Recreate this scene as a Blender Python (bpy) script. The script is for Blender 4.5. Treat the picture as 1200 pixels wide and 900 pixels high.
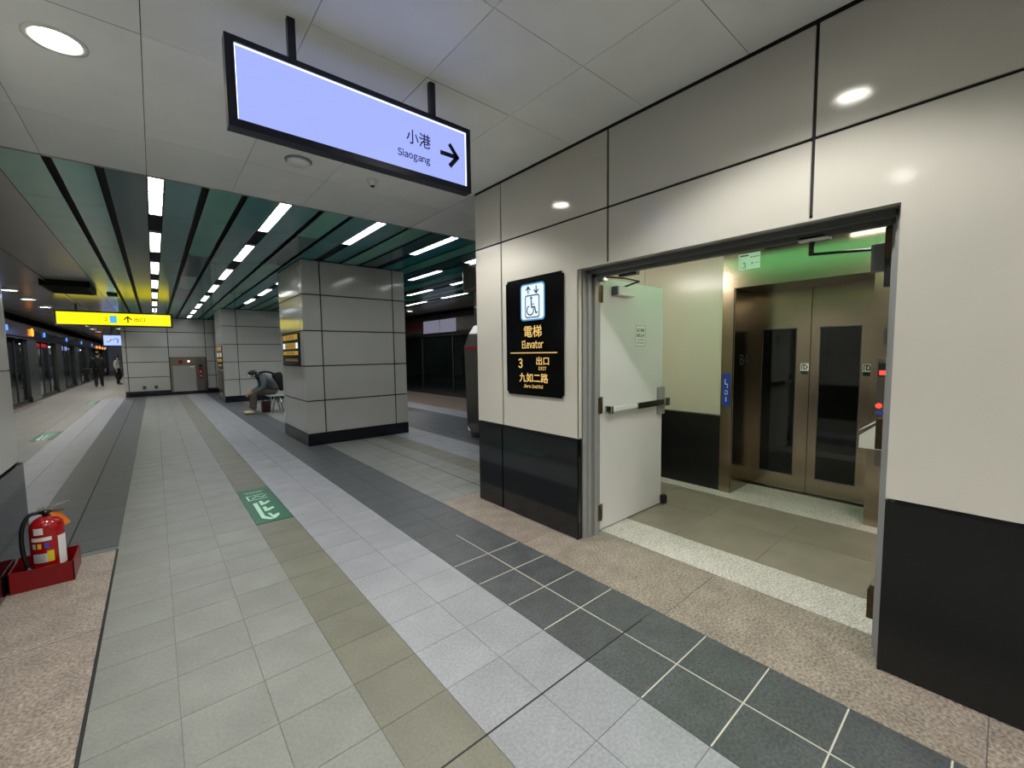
import bpy, bmesh, math, random
from mathutils import Vector, Matrix
random.seed(7)
for o in list(bpy.data.objects): bpy.data.objects.remove(o)
SC = bpy.context.scene
C = bpy.context.collection
# ------------------------------------------------------------------ camera, world, exposure
FPX, YAW, PITCH, ROLL, EYE = 492.62, 0.70346, -0.073186, -0.012777, 1.5
cf = Vector((math.sin(YAW)*math.cos(PITCH), math.cos(YAW)*math.cos(PITCH), math.sin(PITCH)))
cr = Vector((math.cos(YAW), -math.sin(YAW), 0)); cu = cr.cross(cf)
cr2 = math.cos(ROLL)*cr + math.sin(ROLL)*cu; cu2 = -math.sin(ROLL)*cr + math.cos(ROLL)*cu
cd = bpy.data.cameras.new('camera'); cam = bpy.data.objects.new('camera', cd); C.objects.link(cam)
M = Matrix.Identity(4)
for i in range(3): M[i][0], M[i][1], M[i][2] = cr2[i], cu2[i], -cf[i]
M[2][3] = EYE; cam.matrix_world = M
cd.sensor_fit = 'HORIZONTAL'; cd.sensor_width = 36; cd.lens = FPX/1200*36; cd.clip_start = .02; cd.clip_end = 300
SC.camera = cam
w = bpy.data.worlds.new('world'); SC.world = w; w.use_nodes = True
w.node_tree.nodes['Background'].inputs[0].default_value = (.75, .85, 1, 1)
w.node_tree.nodes['Background'].inputs[1].default_value = .03
SC.view_settings.view_transform = 'Standard'; SC.view_settings.look = 'None'
SC.view_settings.exposure = .18; SC.view_settings.gamma = 1; SC.view_settings.use_curve_mapping = False
K_TUBE, K_SPOT, K_LOBBY = 19.0, 78.0, 85.0      # strengths: strip lights, downlights, lift lobby

# ------------------------------------------------------------------ materials
def lin(c):
    return tuple(((v/255)/12.92 if v/255 <= .04045 else ((v/255+.055)/1.055)**2.4) for v in c) + (1,)
def mat(name, rgb, rough=.5, metal=0, var=0, scale=6, bump=0, bscale=60, speck=0, rand=0, coat=0, stretch=None, spec=.5):
    m = bpy.data.materials.new(name); m.use_nodes = True; nt = m.node_tree; N = nt.nodes; L = nt.links
    b = N['Principled BSDF']; col = lin(rgb)
    b.inputs['Base Color'].default_value = col; b.inputs['Roughness'].default_value = rough
    b.inputs['Metallic'].default_value = metal; b.inputs['Coat Weight'].default_value = coat
    b.inputs['Specular IOR Level'].default_value = spec
    tc = N.new('ShaderNodeTexCoord'); mp = N.new('ShaderNodeMapping'); L.new(tc.outputs['Object'], mp.inputs['Vector'])
    if stretch: mp.inputs['Scale'].default_value = stretch
    if rand:
        oi = N.new('ShaderNodeObjectInfo'); va = N.new('ShaderNodeVectorMath'); va.operation = 'SCALE'; va.inputs['Scale'].default_value = 37
        cx = N.new('ShaderNodeCombineXYZ'); L.new(oi.outputs['Random'], cx.inputs[0]); L.new(oi.outputs['Random'], cx.inputs[1])
        L.new(cx.outputs[0], va.inputs[0]); L.new(va.outputs[0], mp.inputs['Location'])
    if var or speck or rand:
        hsv = N.new('ShaderNodeHueSaturation'); hsv.inputs['Color'].default_value = col
        val = None
        def add(sock):
            nonlocal val
            if val is None: val = sock
            else:
                a = N.new('ShaderNodeMath'); a.operation = 'MULTIPLY'; L.new(val, a.inputs[0]); L.new(sock, a.inputs[1]); val = a.outputs[0]
        def rng(sock, lo, hi, a=.32, c=.68):
            r = N.new('ShaderNodeMapRange'); r.inputs[1].default_value = a; r.inputs[2].default_value = c
            r.inputs[3].default_value = lo; r.inputs[4].default_value = hi; L.new(sock, r.inputs[0]); return r.outputs[0]
        if var:
            n = N.new('ShaderNodeTexNoise'); n.inputs['Scale'].default_value = scale; n.inputs['Detail'].default_value = 6
            L.new(mp.outputs[0], n.inputs['Vector']); add(rng(n.outputs['Fac'], 1-var, 1+var))
        if speck:
            n = N.new('ShaderNodeTexNoise'); n.inputs['Scale'].default_value = 75; n.inputs['Detail'].default_value = 4
            L.new(mp.outputs[0], n.inputs['Vector']); add(rng(n.outputs['Fac'], 1-speck, 1+speck, .35, .65))
        if rand:
            add(rng(oi.outputs['Random'], 1-rand, 1+rand, 0, 1))
        L.new(val, hsv.inputs['Value']); L.new(hsv.outputs[0], b.inputs['Base Color'])
    if bump:
        n = N.new('ShaderNodeTexNoise'); n.inputs['Scale'].default_value = bscale; n.inputs['Detail'].default_value = 4
        L.new(mp.outputs[0], n.inputs['Vector'])
        bp = N.new('ShaderNodeBump'); bp.inputs['Strength'].default_value = bump; bp.inputs['Distance'].default_value = .01
        L.new(n.outputs['Fac'], bp.inputs['Height']); L.new(bp.outputs[0], b.inputs['Normal'])
    return m
def emit(name, rgb, s):
    m = bpy.data.materials.new(name); m.use_nodes = True; b = m.node_tree.nodes['Principled BSDF']
    b.inputs['Base Color'].default_value = (.0, .0, .0, 1); b.inputs['Roughness'].default_value = .3
    b.inputs['Emission Color'].default_value = lin(rgb); b.inputs['Emission Strength'].default_value = s
    return m
def glass(name, rgb, rough=.03, alpha=.45):
    m = mat(name, rgb, rough); b = m.node_tree.nodes['Principled BSDF']
    b.inputs['Alpha'].default_value = alpha; return m
T = dict(
 green=mat('tile_green_grey', (132,135,129), .38, var=.10, scale=4, bump=.18, speck=.09, rand=.045),
 olive=mat('tile_olive', (116,116,102), .4, var=.10, scale=4, bump=.18, speck=.09, rand=.045),
 light=mat('tile_light_grey', (152,155,160), .38, var=.09, scale=4, bump=.2, speck=.12, rand=.04),
 dark=mat('tile_charcoal', (82,85,87), .42, var=.16, scale=7, bump=.15, speck=.3, rand=.06),
 mid=mat('tile_mid_grey', (82,86,90), .4, var=.08, scale=5, bump=.12, speck=.05, rand=.04),
 warm=mat('tile_warm_grey', (152,151,143), .28, var=.1, scale=3, bump=.08, speck=.04, rand=.05),
 brown=mat('tile_brown', (122,108,98), .4, var=.1, scale=3, bump=.08, rand=.05),
 beige=mat('tile_beige', (150,141,128), .33, var=.09, scale=4, bump=.06, speck=.04, rand=.04))
granite_pink = mat('granite_pink', (150,139,128), .5, var=.16, scale=7, bump=.4, bscale=45, speck=.42)
granite_white = mat('granite_white', (206,200,194), .5, var=.08, scale=12, bump=.25, bscale=60, speck=.34)
grout = mat('grout', (112,115,111), .8); grout_dark = mat('expansion_joint', (32,34,34), .7); grout_white = mat('grout_white', (205,203,190), .8)
enamel = mat('enamel_panel', (206,203,192), .085, var=.02, scale=2, bump=.015, bscale=90, rand=.015, spec=.5)
enamel_grey = mat('enamel_panel_grey', (190,190,183), .1, var=.03, scale=2, bump=.015, bscale=60, rand=.03)
enamel_cream = mat('enamel_panel_cream', (206,203,184), .2, var=.02, scale=2, rand=.01)
ceil_grey = mat('ceiling_panel_grey', (236,238,236), .3, var=.03, scale=3, bump=.02, bscale=120, rand=.03)
ceil_soffit = mat('ceiling_soffit', (150,146,139), .22, var=.04, scale=2)
ceil_green = mat('ceiling_panel_green', (98,176,158), .16, var=.04, scale=2, rand=.05)
ceil_teal = mat('ceiling_panel_teal', (42,138,144), .16, var=.04, scale=2, rand=.05)
ceil_navy = mat('ceiling_panel_dark_teal', (36,88,98), .16, var=.04, scale=2, rand=.05)
black_stone = mat('black_granite', (21,23,25), .1, var=.15, scale=60, bump=.01, coat=.2)
black_stone2 = mat('black_granite_matte', (19,20,21), .35, var=.15, scale=60, bump=.03)
skirt_m = mat('navy_skirting', (13,16,26), .2)
gap_m = mat('recess_dark', (34,36,36), .7); black_m = mat('void_black', (9,10,12), .8)
steel = mat('brushed_steel', (160,147,128), .2, metal=1, var=.05, scale=4, stretch=(1, 1, 30), bump=.02, bscale=8)
steel_d = mat('dark_steel', (128,125,120), .3, metal=1, var=.05, scale=4, bump=.02, bscale=20)
steel_b = mat('steel_bright', (200,200,198), .22, metal=1)
brass = mat('tarnished_hinge', (92,80,62), .4, metal=1, var=.2, scale=40)
frame_m = mat('grey_frame_paint', (150,152,150), .3, var=.03, scale=9); frame_d = mat('frame_recess_paint', (98,100,98), .4)
leaf_m = mat('door_leaf_paint', (222,220,220), .32, var=.02, scale=3, bump=.02, bscale=30)
white_p = mat('white_plastic', (222,222,218), .35); blackp = mat('black_plastic', (14,14,15), .4); grey_p = mat('grey_plastic', (120,122,122), .4)
red_m = mat('extinguisher_red', (158,14,22), .2, coat=.5); red_tray = mat('tray_red', (126,10,16), .3, var=.06, scale=12)
ink = mat('black_ink', (18,18,20), .6); paper = mat('paper_white', (232,232,228), .6); navy_ink = mat('navy_ink', (34,62,98), .5)
redink = mat('red_ink', (190,50,45), .6); blue_sign = mat('blue_sign', (28,62,160), .4); orange_m = mat('orange_tag', (220,120,30), .5)
green_s = mat('green_vinyl', (10,98,66), .35); mint = mat('mint_glow_film', (196,240,214), .4); yellow_ink = mat('yellow_ink', (232,196,70), .5)
gold_ink = mat('gold_lettering', (216,170,86), .5)
lift_glass = mat('lift_window_black_glass', (14,15,14), .04); psd_glass = glass('screen_door_glass', (24,32,31), .03, .4)
E_tube = emit('tube_diffuser', (250,252,255), K_TUBE); E_down = emit('downlight_lens', (255,250,240), 45.0)
E_sign = emit('sign_face_lavender', (158,172,250), 1.0); E_edge = emit('sign_edge_led', (215,228,255), 2.2)
E_yellow = emit('yellow_sign_face', (246,232,20), 1.15); E_lobby = emit('lobby_tube', (255,243,240), K_LOBBY)
E_green = emit('added_green_glow', (120,232,155), 1.35); E_red = emit('red_indicator', (255,50,40), 3); E_icon = emit('lit_icon_white', (225,240,252), 1.0)  # E_green is the glow of the added lobby panel
E_iconb = emit('lit_icon_blue', (80,150,190), .9); E_gold = emit('lit_gold_letters', (232,190,110), .95)
E_tv = emit('screen_face', (160,178,245), 1.3); E_orange = emit('orange_lamp', (255,150,40), 2); E_blue = emit('blue_lamp', (90,140,255), 1.4)
E_amber = emit('lit_amber_rows', (190,150,60), .6); E_cool = emit('train_tube', (220,235,245), 18); E_pale = emit('lit_pale_panel', (150,150,170), .5)
E_cyan = emit('icon_cyan', (90,190,240), .9)

# ------------------------------------------------------------------ mesh helpers
WL = {}
def B(): return bmesh.new()
def box(bm, x0, x1, y0, y1, z0, z1, mi=0, bottom=True):
    v = [bm.verts.new((x, y, z)) for z in (z0, z1) for y in (y0, y1) for x in (x0, x1)]
    fs = [(4,5,7,6), (0,1,5,4), (1,3,7,5), (3,2,6,7), (2,0,4,6)] + ([(0,2,3,1)] if bottom else [])
    for f in fs: bm.faces.new([v[i] for i in f]).material_index = mi
    return v
def bx(*a, **k):
    bm = B(); box(bm, *a, **k); return bm
def bevbox(x0, x1, y0, y1, z0, z1, r=.006, seg=2):
    bm = bx(x0, x1, y0, y1, z0, z1); bmesh.ops.bevel(bm, geom=bm.edges[:], offset=r, segments=seg, affect='EDGES', profile=.6); return bm
def cyl(bm, p, q, r, r2=None, n=16, cap=True, mi=0):
    p, q = Vector(p), Vector(q); r2 = r if r2 is None else r2
    d = (q-p).normalized(); a = d.orthogonal().normalized(); b = d.cross(a)
    rings = []
    for c, rr in ((p, r), (q, r2)):
        rings.append([bm.verts.new(c+rr*(math.cos(2*math.pi*i/n)*a+math.sin(2*math.pi*i/n)*b)) for i in range(n)])
    for i in range(n):
        f = bm.faces.new((rings[0][i], rings[0][(i+1) % n], rings[1][(i+1) % n], rings[1][i])); f.smooth = True; f.material_index = mi
    if cap:
        bm.faces.new(rings[0][::-1]).material_index = mi; bm.faces.new(rings[1]).material_index = mi
def tube(bm, pts, r, n=10):
    pts = [Vector(p) for p in pts]; prev = None; a = None
    for i, p in enumerate(pts):
        d = (pts[min(i+1, len(pts)-1)]-pts[max(i-1, 0)]).normalized()
        a = d.orthogonal().normalized() if a is None else (a-a.dot(d)*d).normalized()
        b = d.cross(a); ring = [bm.verts.new(p+r*(math.cos(2*math.pi*k/n)*a+math.sin(2*math.pi*k/n)*b)) for k in range(n)]
        if prev:
            for k in range(n): bm.faces.new((prev[k], prev[(k+1) % n], ring[(k+1) % n], ring[k])).smooth = True
        else: bm.faces.new(ring[::-1])
        prev = ring
    bm.faces.new(prev)
def smooth_path(pts, k=6):
    P = [Vector(p) for p in pts]; P = [2*P[0]-P[1]]+P+[2*P[-1]-P[-2]]; out = []
    for i in range(1, len(P)-2):
        for j in range(k):
            t = j/k; a, b, c, d = P[i-1:i+3]
            out.append(.5*((2*b)+(c-a)*t+(2*a-5*b+4*c-d)*t*t+(3*b-a-3*c+d)*t**3))
    out.append(P[-2]); return out
def lathe(bm, prof, cx=0, cy=0, n=32, mi=0):
    rings = []
    for r, z in prof: rings.append([bm.verts.new((cx+r*math.cos(2*math.pi*i/n), cy+r*math.sin(2*math.pi*i/n), z)) for i in range(n)])
    for a, b in zip(rings, rings[1:]):
        for i in range(n):
            f = bm.faces.new((a[i], a[(i+1) % n], b[(i+1) % n], b[i])); f.smooth = True; f.material_index = mi
    bm.faces.new(rings[0][::-1]); bm.faces.new(rings[-1])
def prism(bm, poly, z0, z1, mi=0):
    a = [bm.verts.new((x, y, z0)) for x, y in poly]; b = [bm.verts.new((x, y, z1)) for x, y in poly]; n = len(poly)
    for i in range(n): bm.faces.new((a[i], a[(i+1) % n], b[(i+1) % n], b[i])).material_index = mi
    bm.faces.new(a[::-1]).material_index = mi; bm.faces.new(b).material_index = mi
def xf(bm, m): bmesh.ops.transform(bm, matrix=m, verts=bm.verts); return bm
def stroke(bm, pts, wd, z0, z1):
    for (x0, y0), (x1, y1) in zip(pts, pts[1:]):
        d = Vector((x1-x0, y1-y0)).normalized(); n = Vector((-d.y, d.x))*wd/2; e = d*wd/2*.6
        prism(bm, [(x0-e.x+n.x, y0-e.y+n.y), (x0-e.x-n.x, y0-e.y-n.y), (x1+e.x-n.x, y1+e.y-n.y), (x1+e.x+n.x, y1+e.y+n.y)], z0, z1)
FACE_NX = Matrix(((0,0,-1,0), (-1,0,0,0), (0,1,0,0), (0,0,0,1)))   # drawing plane -> wall that faces -X (right = -Y)
FACE_NY = Matrix(((1,0,0,0), (0,0,-1,0), (0,1,0,0), (0,0,0,1)))    # drawing plane -> wall that faces -Y (right = +X)
_tc = {}
def text_bm(s, w, h, depth=.002, bold=0):
    bold = min(bold, .007)
    """flat lettering as mesh, centred on 0,0, fitted into w x h"""
    k = (s, bold)
    if k not in _tc:
        cu_ = bpy.data.curves.new('lettering', 'FONT'); cu_.body = s; cu_.size = 1; cu_.resolution_u = 3; cu_.offset = bold
        o = bpy.data.objects.new('lettering', cu_); C.objects.link(o)
        dg = bpy.context.evaluated_depsgraph_get(); _tc[k] = bpy.data.meshes.new_from_object(o.evaluated_get(dg)); bpy.data.objects.remove(o)
    bm = B(); bm.from_mesh(_tc[k])
    xs = [v.co.x for v in bm.verts]; ys = [v.co.y for v in bm.verts]
    if not xs: return bm
    x0, x1, y0, y1 = min(xs), max(xs), min(ys), max(ys)
    for v in bm.verts: v.co = Vector(((v.co.x-(x0+x1)/2)/(x1-x0)*w, (v.co.y-(y0+y1)/2)/(y1-y0)*h, 0))
    if depth:
        r = bmesh.ops.extrude_face_region(bm, geom=bm.faces[:]); vs = [e for e in r['geom'] if isinstance(e, bmesh.types.BMVert)]
        bmesh.ops.translate(bm, vec=(0, 0, depth), verts=vs)
    bmesh.ops.recalc_face_normals(bm, faces=bm.faces)
    return bm
def latin_bm(s, w, h, depth=.001, bold=0):
    bold = min(bold, .016)
    """sans lettering: full-width glyphs of the fallback font, packed side by side"""
    out = B(); pen = 0
    for ch in s:
        if ch == ' ': pen += .28; continue
        k = ('L'+ch, bold)
        if k not in _tc:
            cu_ = bpy.data.curves.new('lettering', 'FONT'); cu_.body = chr(ord(ch)+0xFEE0); cu_.size = 1; cu_.resolution_u = 3; cu_.offset = bold
            o = bpy.data.objects.new('lettering', cu_); C.objects.link(o)
            dg = bpy.context.evaluated_depsgraph_get(); _tc[k] = bpy.data.meshes.new_from_object(o.evaluated_get(dg)); bpy.data.objects.remove(o)
        me = _tc[k]; xs = [v.co.x for v in me.vertices]
        b = B(); b.from_mesh(me); bmesh.ops.translate(b, vec=(pen-min(xs), 0, 0), verts=b.verts); t_me = bpy.data.meshes.new('tmp'); b.to_mesh(t_me); b.free(); out.from_mesh(t_me); bpy.data.meshes.remove(t_me)
        pen += max(xs)-min(xs)+.085
    xs = [v.co.x for v in out.verts]; ys = [v.co.y for v in out.verts]; x0, x1, y0, y1 = min(xs), max(xs), min(ys), max(ys)
    for v in out.verts: v.co = Vector(((v.co.x-(x0+x1)/2)/(x1-x0)*w, (v.co.y-(y0+y1)/2)/(y1-y0)*h, 0))
    q = bmesh.ops.extrude_face_region(out, geom=out.faces[:]); bmesh.ops.translate(out, vec=(0, 0, depth), verts=[e for e in q['geom'] if isinstance(e, bmesh.types.BMVert)])
    bmesh.ops.recalc_face_normals(out, faces=out.faces); return out
def letters(s, *a): return (latin_bm if s[0] < 'z' else text_bm)(s, *a)
def at(bm, face, loc): return xf(bm, Matrix.Translation(loc) @ face)
def obj(name, bm, m, parent=None, local=False):
    me = bpy.data.meshes.new(name); 
    if parent is not None and not local:
        l = WL[parent.name]; bmesh.ops.translate(bm, vec=-l, verts=bm.verts)
    bm.to_mesh(me); bm.free()
    for x in (m if isinstance(m, (list, tuple)) else [m]): me.materials.append(x)
    o = bpy.data.objects.new(name, me); C.objects.link(o)
    if parent is not None: o.parent = parent; WL[o.name] = WL[parent.name].copy()
    else: WL[o.name] = Vector((0, 0, 0))
    return o
def thing(name, label, cat, loc=(0,0,0), group=None, kind=None):
    o = bpy.data.objects.new(name, None); C.objects.link(o); o.location = loc; WL[o.name] = Vector(loc)
    o.empty_display_size = .1; o['label'] = label; o['category'] = cat
    if group: o['group'] = group
    if kind: o['kind'] = kind
    return o
def setting(name):
    o = bpy.data.objects.new(name, None); C.objects.link(o); o['kind'] = 'structure'; WL[o.name] = Vector((0, 0, 0)); o.empty_display_size = .1; return o
def struct(name, bm, m):
    o = obj(name, bm, m); o['kind'] = 'structure'; return o
def inst(name, mesh, parent, loc, m=None):
    o = bpy.data.objects.new(name, mesh); C.objects.link(o); o.parent = parent; o.location = Vector(loc)-WL[parent.name]; return o
def lab(o, s): o['label'] = s; return o
def copy_tree(o, parent=None):
    c = o.copy(); C.objects.link(c)
    if parent is not None: c.parent = parent
    for ch in o.children: copy_tree(ch, c)
    return c
def spot(name, loc, energy, size, blend=.4, r=.07, col=(1,.97,.92), parent=None):
    l = bpy.data.lights.new(name, 'SPOT'); l.energy = energy; l.spot_size = math.radians(size); l.spot_blend = blend; l.shadow_soft_size = r; l.color = col
    o = bpy.data.objects.new(name, l); C.objects.link(o); o.location = loc
    if parent is not None: o.parent = parent; o.location = Vector(loc)-WL[parent.name]
    return o

# ------------------------------------------------------------------ floor
P = .305; CEIL = 3.06
floor = struct('floor', bx(-6.5, 13, -4, 70, -.12, -.0032), grout)
WL[floor.name] = Vector((0, 0, 0))
_tm = {}
def tile_mesh(w, d, m, gap=.0014):
    k = (round(w, 4), round(d, 4), m.name)
    if k not in _tm:
        bm = bx(gap, w-gap, gap, d-gap, -.0034, 0, bottom=False); me = bpy.data.meshes.new('tile'); bm.to_mesh(me); bm.free(); me.materials.append(m); _tm[k] = me
    return _tm[k]
def colour(x, y):
    if y < 3.66 and x > 2.1: return None
    if x < -.305 and y < 4.46: return None
    if x < -2.9: return 'brown'
    if x < -1.525: return 'warm'
    if x < -.915: return 'light'
    if x < -.305: return 'mid'
    if x < .61: return 'green'
    if x < .915: return 'olive'
    if x < 1.525: return 'light'
    if x < 2.135: return 'dark' if y < 3.3 else 'mid'
    if x < 3.05: return 'green'
    if x < 3.36: return 'olive'
    if x < 3.97: return 'light'
    if x < 5.49: return 'mid'
    if x < 6.1: return 'light'
    return 'brown'
def in_pillar(x, y):
    return (1.9 < x < 3.6 and 7.45 < y < 8.85) or (-.9 < x < 2.0 and y > 21.75) or (x > 2.5 and y < 3.45)
far = {}
for iy in range(-5, 72):
    y = .36+.3*iy
    for ix in range(-11, 29):
        x = P*ix; cx, cy = x+P/2, y+.15
        if .61-.01 < x < .9 and 4.25 < y < 5.4: continue
        k = colour(cx, cy)
        if k is None or in_pillar(cx, cy): continue
        dpt = cx*cf.x+cy*cf.y
        near = y < 6.4 and -1.54 < x < 2.2 and dpt > .1 and cy > -.2 and (cx*cr.x+cy*cr.y)/dpt > -1.55 and dpt < 5.6
        near = near and -EYE/max(dpt,.01)*FPX > -640
        if near: inst('tile', tile_mesh(P, .3, T[k]), floor, (x, y, 0))
        else:
            bm = far.setdefault(k, B()); box(bm, x+.0025, x+P-.0025, y+.0025, y+.2975, -.0034, 0, bottom=False)
for k, bm in far.items():
    o = obj('tiles', bm, T[k], floor); o['kind'] = 'stuff'
bm = B(); box(bm, -6.4, -.95, 21.96, 69, -.0115, 0); o = obj('platform_paving', bm, T['warm'], floor)
# expansion joints and pale grout of the charcoal strip
bm = B(); box(bm, .1, 2.0, 1.256, 1.264, -.0118, .0006); box(bm, -.618, -.606, 4.47, 21.9, -.0118, .0006)
box(bm, 2.742, 2.752, 3.67, 21, -.0118, .0006); box(bm, -.312, -.298, .2, 4.47, -.0118, .0008)
obj('expansion_joint', bm, grout_dark, floor)
bm = B()
for i in range(-1, 8):
    y = .36+.3*i
    if abs(y-1.26) > .05: box(bm, 1.53, 2.13, y-.003, y+.003, -.0118, .0005)
box(bm, 1.827, 1.833, -.3, 2.9, -.0118, .0005)
obj('grout_line', bm, grout_white, floor)
# pink granite borders (slabs) and the lobby floor
for y0, y1 in ((-2.4, -.02), (-.02, 1.2), (1.2, 2.42), (2.42, 3.66)):
    obj('granite_slab', bx(2.138, 2.785 if y1 < 3 else 2.785, y0+.002, y1-.002, -.0115, .0005), granite_pink, floor)
for y0, y1 in ((-.5, .7), (.7, 1.95), (1.95, 3.2), (3.2, 4.46)):
    obj('granite_slab', bx(-1.9, -.313, y0+.002, y1-.002, -.0115, .0005), granite_pink, floor)
obj('granite_slab', bx(2.79, 3.17, -.9, 3.2, -.0115, .0005), granite_white, floor)
obj('granite_slab', bx(4.38, 5.2, -.9, 3.3, -.0115, .0005), granite_white, floor)
for x0, x1 in ((3.173, 3.773), (3.776, 4.377)):
    for y0 in (-.7, -.1, .5, 1.1, 1.7, 2.3, 2.9):
        inst('tile', tile_mesh(x1-x0, .6 if y0 < 2.8 else .4, T['beige']), floor, (x0, y0, 0))
# floor signs
def floor_exit(x0, y0, label, group=None):
    t = thing('floor_exit_sign', label, 'floor sign', (x0, y0, 0), group)
    obj('sign_plate', bx(.002, .303, .003, 1.203, -.0115, .002), green_s, t, local=True)
    bm = B(); ox, oy = .61, 4.265
    def pp(L): prism(bm, [(a-ox, b-oy) for a, b in L], .002, .003)
    pp([(.768, 4.33), (.712, 4.45), (.719, 4.918), (.681, 4.912), (.676, 4.406), (.73, 4.33)][::-1])
    for L in (((.738,4.955),(.77,4.955),(.772,4.875),(.826,4.93),(.83,4.875),(.772,4.815),(.737,4.8)),
              ((.738,4.743),(.768,4.74),(.770,4.66),(.821,4.70),(.827,4.648),(.77,4.595),(.735,4.585)),
              ((.741,4.518),(.768,4.511),(.774,4.43),(.825,4.465),(.83,4.42),(.785,4.345),(.764,4.335))):
        pp(list(L)[::-1])
    obj('arrow_pictogram', bm, mint, t, local=True)
    bm = B()
    stroke(bm, [(a-ox, b-oy) for a, b in ((.835,5.05),(.668,5.03),(.668,5.19),(.82,5.21))], .016, .002, .003)
    obj('door_pictogram', bm, mint, t, local=True); bm = B()
    stroke(bm, [(a-ox, b-oy) for a, b in ((.70,5.08),(.75,5.15),(.80,5.10),(.84,5.16))], .014, .002, .003)
    obj('running_pictogram', bm, mint, t, local=True); bm = B()
    for i in range(5): box(bm, .07+.03*i, .09+.03*i, 1.03, 1.045, .002, .003)
    for i in range(8): box(bm, .05+.024*i, .067+.024*i, 1.07, 1.08, .002, .003)
    o = obj('small_lettering', bm, mint, t, local=True); o['kind'] = 'stuff'
    return t
floor_exit(.61, 4.265, 'green exit floor sign set into the olive tile strip')
floor_exit(-1.83, 11.45, 'green exit floor sign on the platform beyond the fire extinguisher')
floor_exit(-1.83, 19.6, 'small distant green floor sign just before the far panelled wall')

# ------------------------------------------------------------------ ceiling
ceiling = struct('ceiling', bx(-6.5, 13, -4, 70, 3.13, 3.25), gap_m)
def panel(parent, name, x0, x1, y0, y1, z0, z1, m, g=.003, bev=0):
    bm = bx(x0+g*(x1-x0 > .06), x1-g*(x1-x0 > .06), y0+g*(y1-y0 > .06), y1-g*(y1-y0 > .06), z0+g*(z1-z0 > .06), z1-g*(z1-z0 > .06))
    if bev: bmesh.ops.bevel(bm, geom=bm.edges[:], offset=bev, segments=2, affect='EDGES')
    return obj(name, bm, m, parent)
Q = .612
cols = [(.04+Q*i, .04+Q*(i+1)) for i in range(-5, 4)]
for x0, x1 in cols:
    x1 = min(x1, 2.497)
    ys = [-3.9, -2.8, -1.2, -.3, .31, 1.55, 2.79, 4.03, 4.85] if x0 < .6 else [-3.9, -2.8, -1.2, -.3, .34, .96, 1.58, 2.2, 3.42, 4.03, 4.85]
    for y0, y1 in zip(ys, ys[1:]):
        has = [(lx, ly) for lx, ly in ((-.28, 3.1), (1.6, 3.16), (1.6, .7), (-.28, .7), (-.28, -1.6), (1.6, -1.7), (-2.4, -1.6)) if x0 < lx < x1 and y0 < ly < y1]
        bm = B()
        g = .0018
        if has:
            lx, ly = has[0]; n = 32; R_ = .1
            ring = [bm.verts.new((lx+R_*math.cos(2*math.pi*i/n), ly+R_*math.sin(2*math.pi*i/n), CEIL)) for i in range(n)]
            a, b, c, d = x0+g, x1-g, y0+g, y1-g; out = []
            for i in range(n):
                th = 2*math.pi*i/n; dx, dy = math.cos(th), math.sin(th); s = 9
                if dx > 1e-6: s = min(s, (b-lx)/dx)
                if dx < -1e-6: s = min(s, (a-lx)/dx)
                if dy > 1e-6: s = min(s, (d-ly)/dy)
                if dy < -1e-6: s = min(s, (c-ly)/dy)
                out.append((lx+s*dx, ly+s*dy))
            o2 = [bm.verts.new((p[0], p[1], CEIL)) for p in out]
            for i in range(n):
                j = (i+1) % n; bm.faces.new((ring[i], o2[i], o2[j], ring[j]))
                for cxn, cyn in ((a, c), (a, d), (b, c), (b, d)):
                    p, q = out[i], out[j]
                    if (abs(p[0]-cxn) < 1e-6 or abs(q[0]-cxn) < 1e-6) and (abs(p[1]-cyn) < 1e-6 or abs(q[1]-cyn) < 1e-6) and abs(p[0]-q[0]) > 1e-6 and abs(p[1]-q[1]) > 1e-6:
                        bm.faces.new((o2[i], bm.verts.new((cxn, cyn, CEIL)), o2[j]))
            up = [bm.verts.new((v.co.x, v.co.y, CEIL+.05)) for v in ring]
            for i in range(n): bm.faces.new((ring[i], ring[(i+1) % n], up[(i+1) % n], up[i]))
            bmesh.ops.recalc_face_normals(bm, faces=bm.faces)
            for f in bm.faces:
                if abs(f.normal.z) > .9 and f.normal.z > 0: f.normal_flip()
        else: box(bm, x0+g, x1-g, y0+g, y1-g, CEIL, CEIL+.015)
        obj('ceiling_panel', bm, ceil_grey, ceiling)
# strip near the wall line beyond the wall end (x 2.5+)
for y0, y1 in ((3.5, 4.03), (4.03, 4.85)):
    for x0, x1 in ((2.5, 3.1), (3.1, 3.71), (3.71, 4.5)): panel(ceiling, 'ceiling_panel', x0, x1, y0, y1, CEIL, CEIL+.015, ceil_grey)
panel(ceiling, 'edge_strip', -3.2, 4.6, 4.846, 4.862, CEIL-.006, CEIL+.06, ceil_soffit, g=0)
# green panel field
def ceil_stripe(x0, x1, m, y_from=4.87, y_to=21.7):
    y = y_from
    ends = [6.08+2.13*i for i in range(9)]
    for e in ends:
        e = min(e, y_to)
        if e-y > .1:
            mm = m
            if abs((x0+x1)/2-.6) < .2 and e > 10: mm = random.choice([m, ceil_navy])
            if abs((x0+x1)/2-1.62) < .2 and 6 < y < 7: mm = ceil_navy
            inst('ceiling_panel', stripe_mesh(x1-x0, e-y-.006, mm), ceiling, (x0, y, CEIL))
        y = e
_sm = {}
def stripe_mesh(w_, d, m):
    k = (round(w_, 3), round(d, 3), m.name)
    if k not in _sm:
        bm = bx(0, w_, 0, d, 0, .015); me = bpy.data.meshes.new('ceiling_panel'); bm.to_mesh(me); bm.free(); me.materials.append(m); _sm[k] = me
    return _sm[k]
ceil_stripe(-.87, -.58, ceil_green); ceil_stripe(-.52, -.285, ceil_green)
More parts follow.
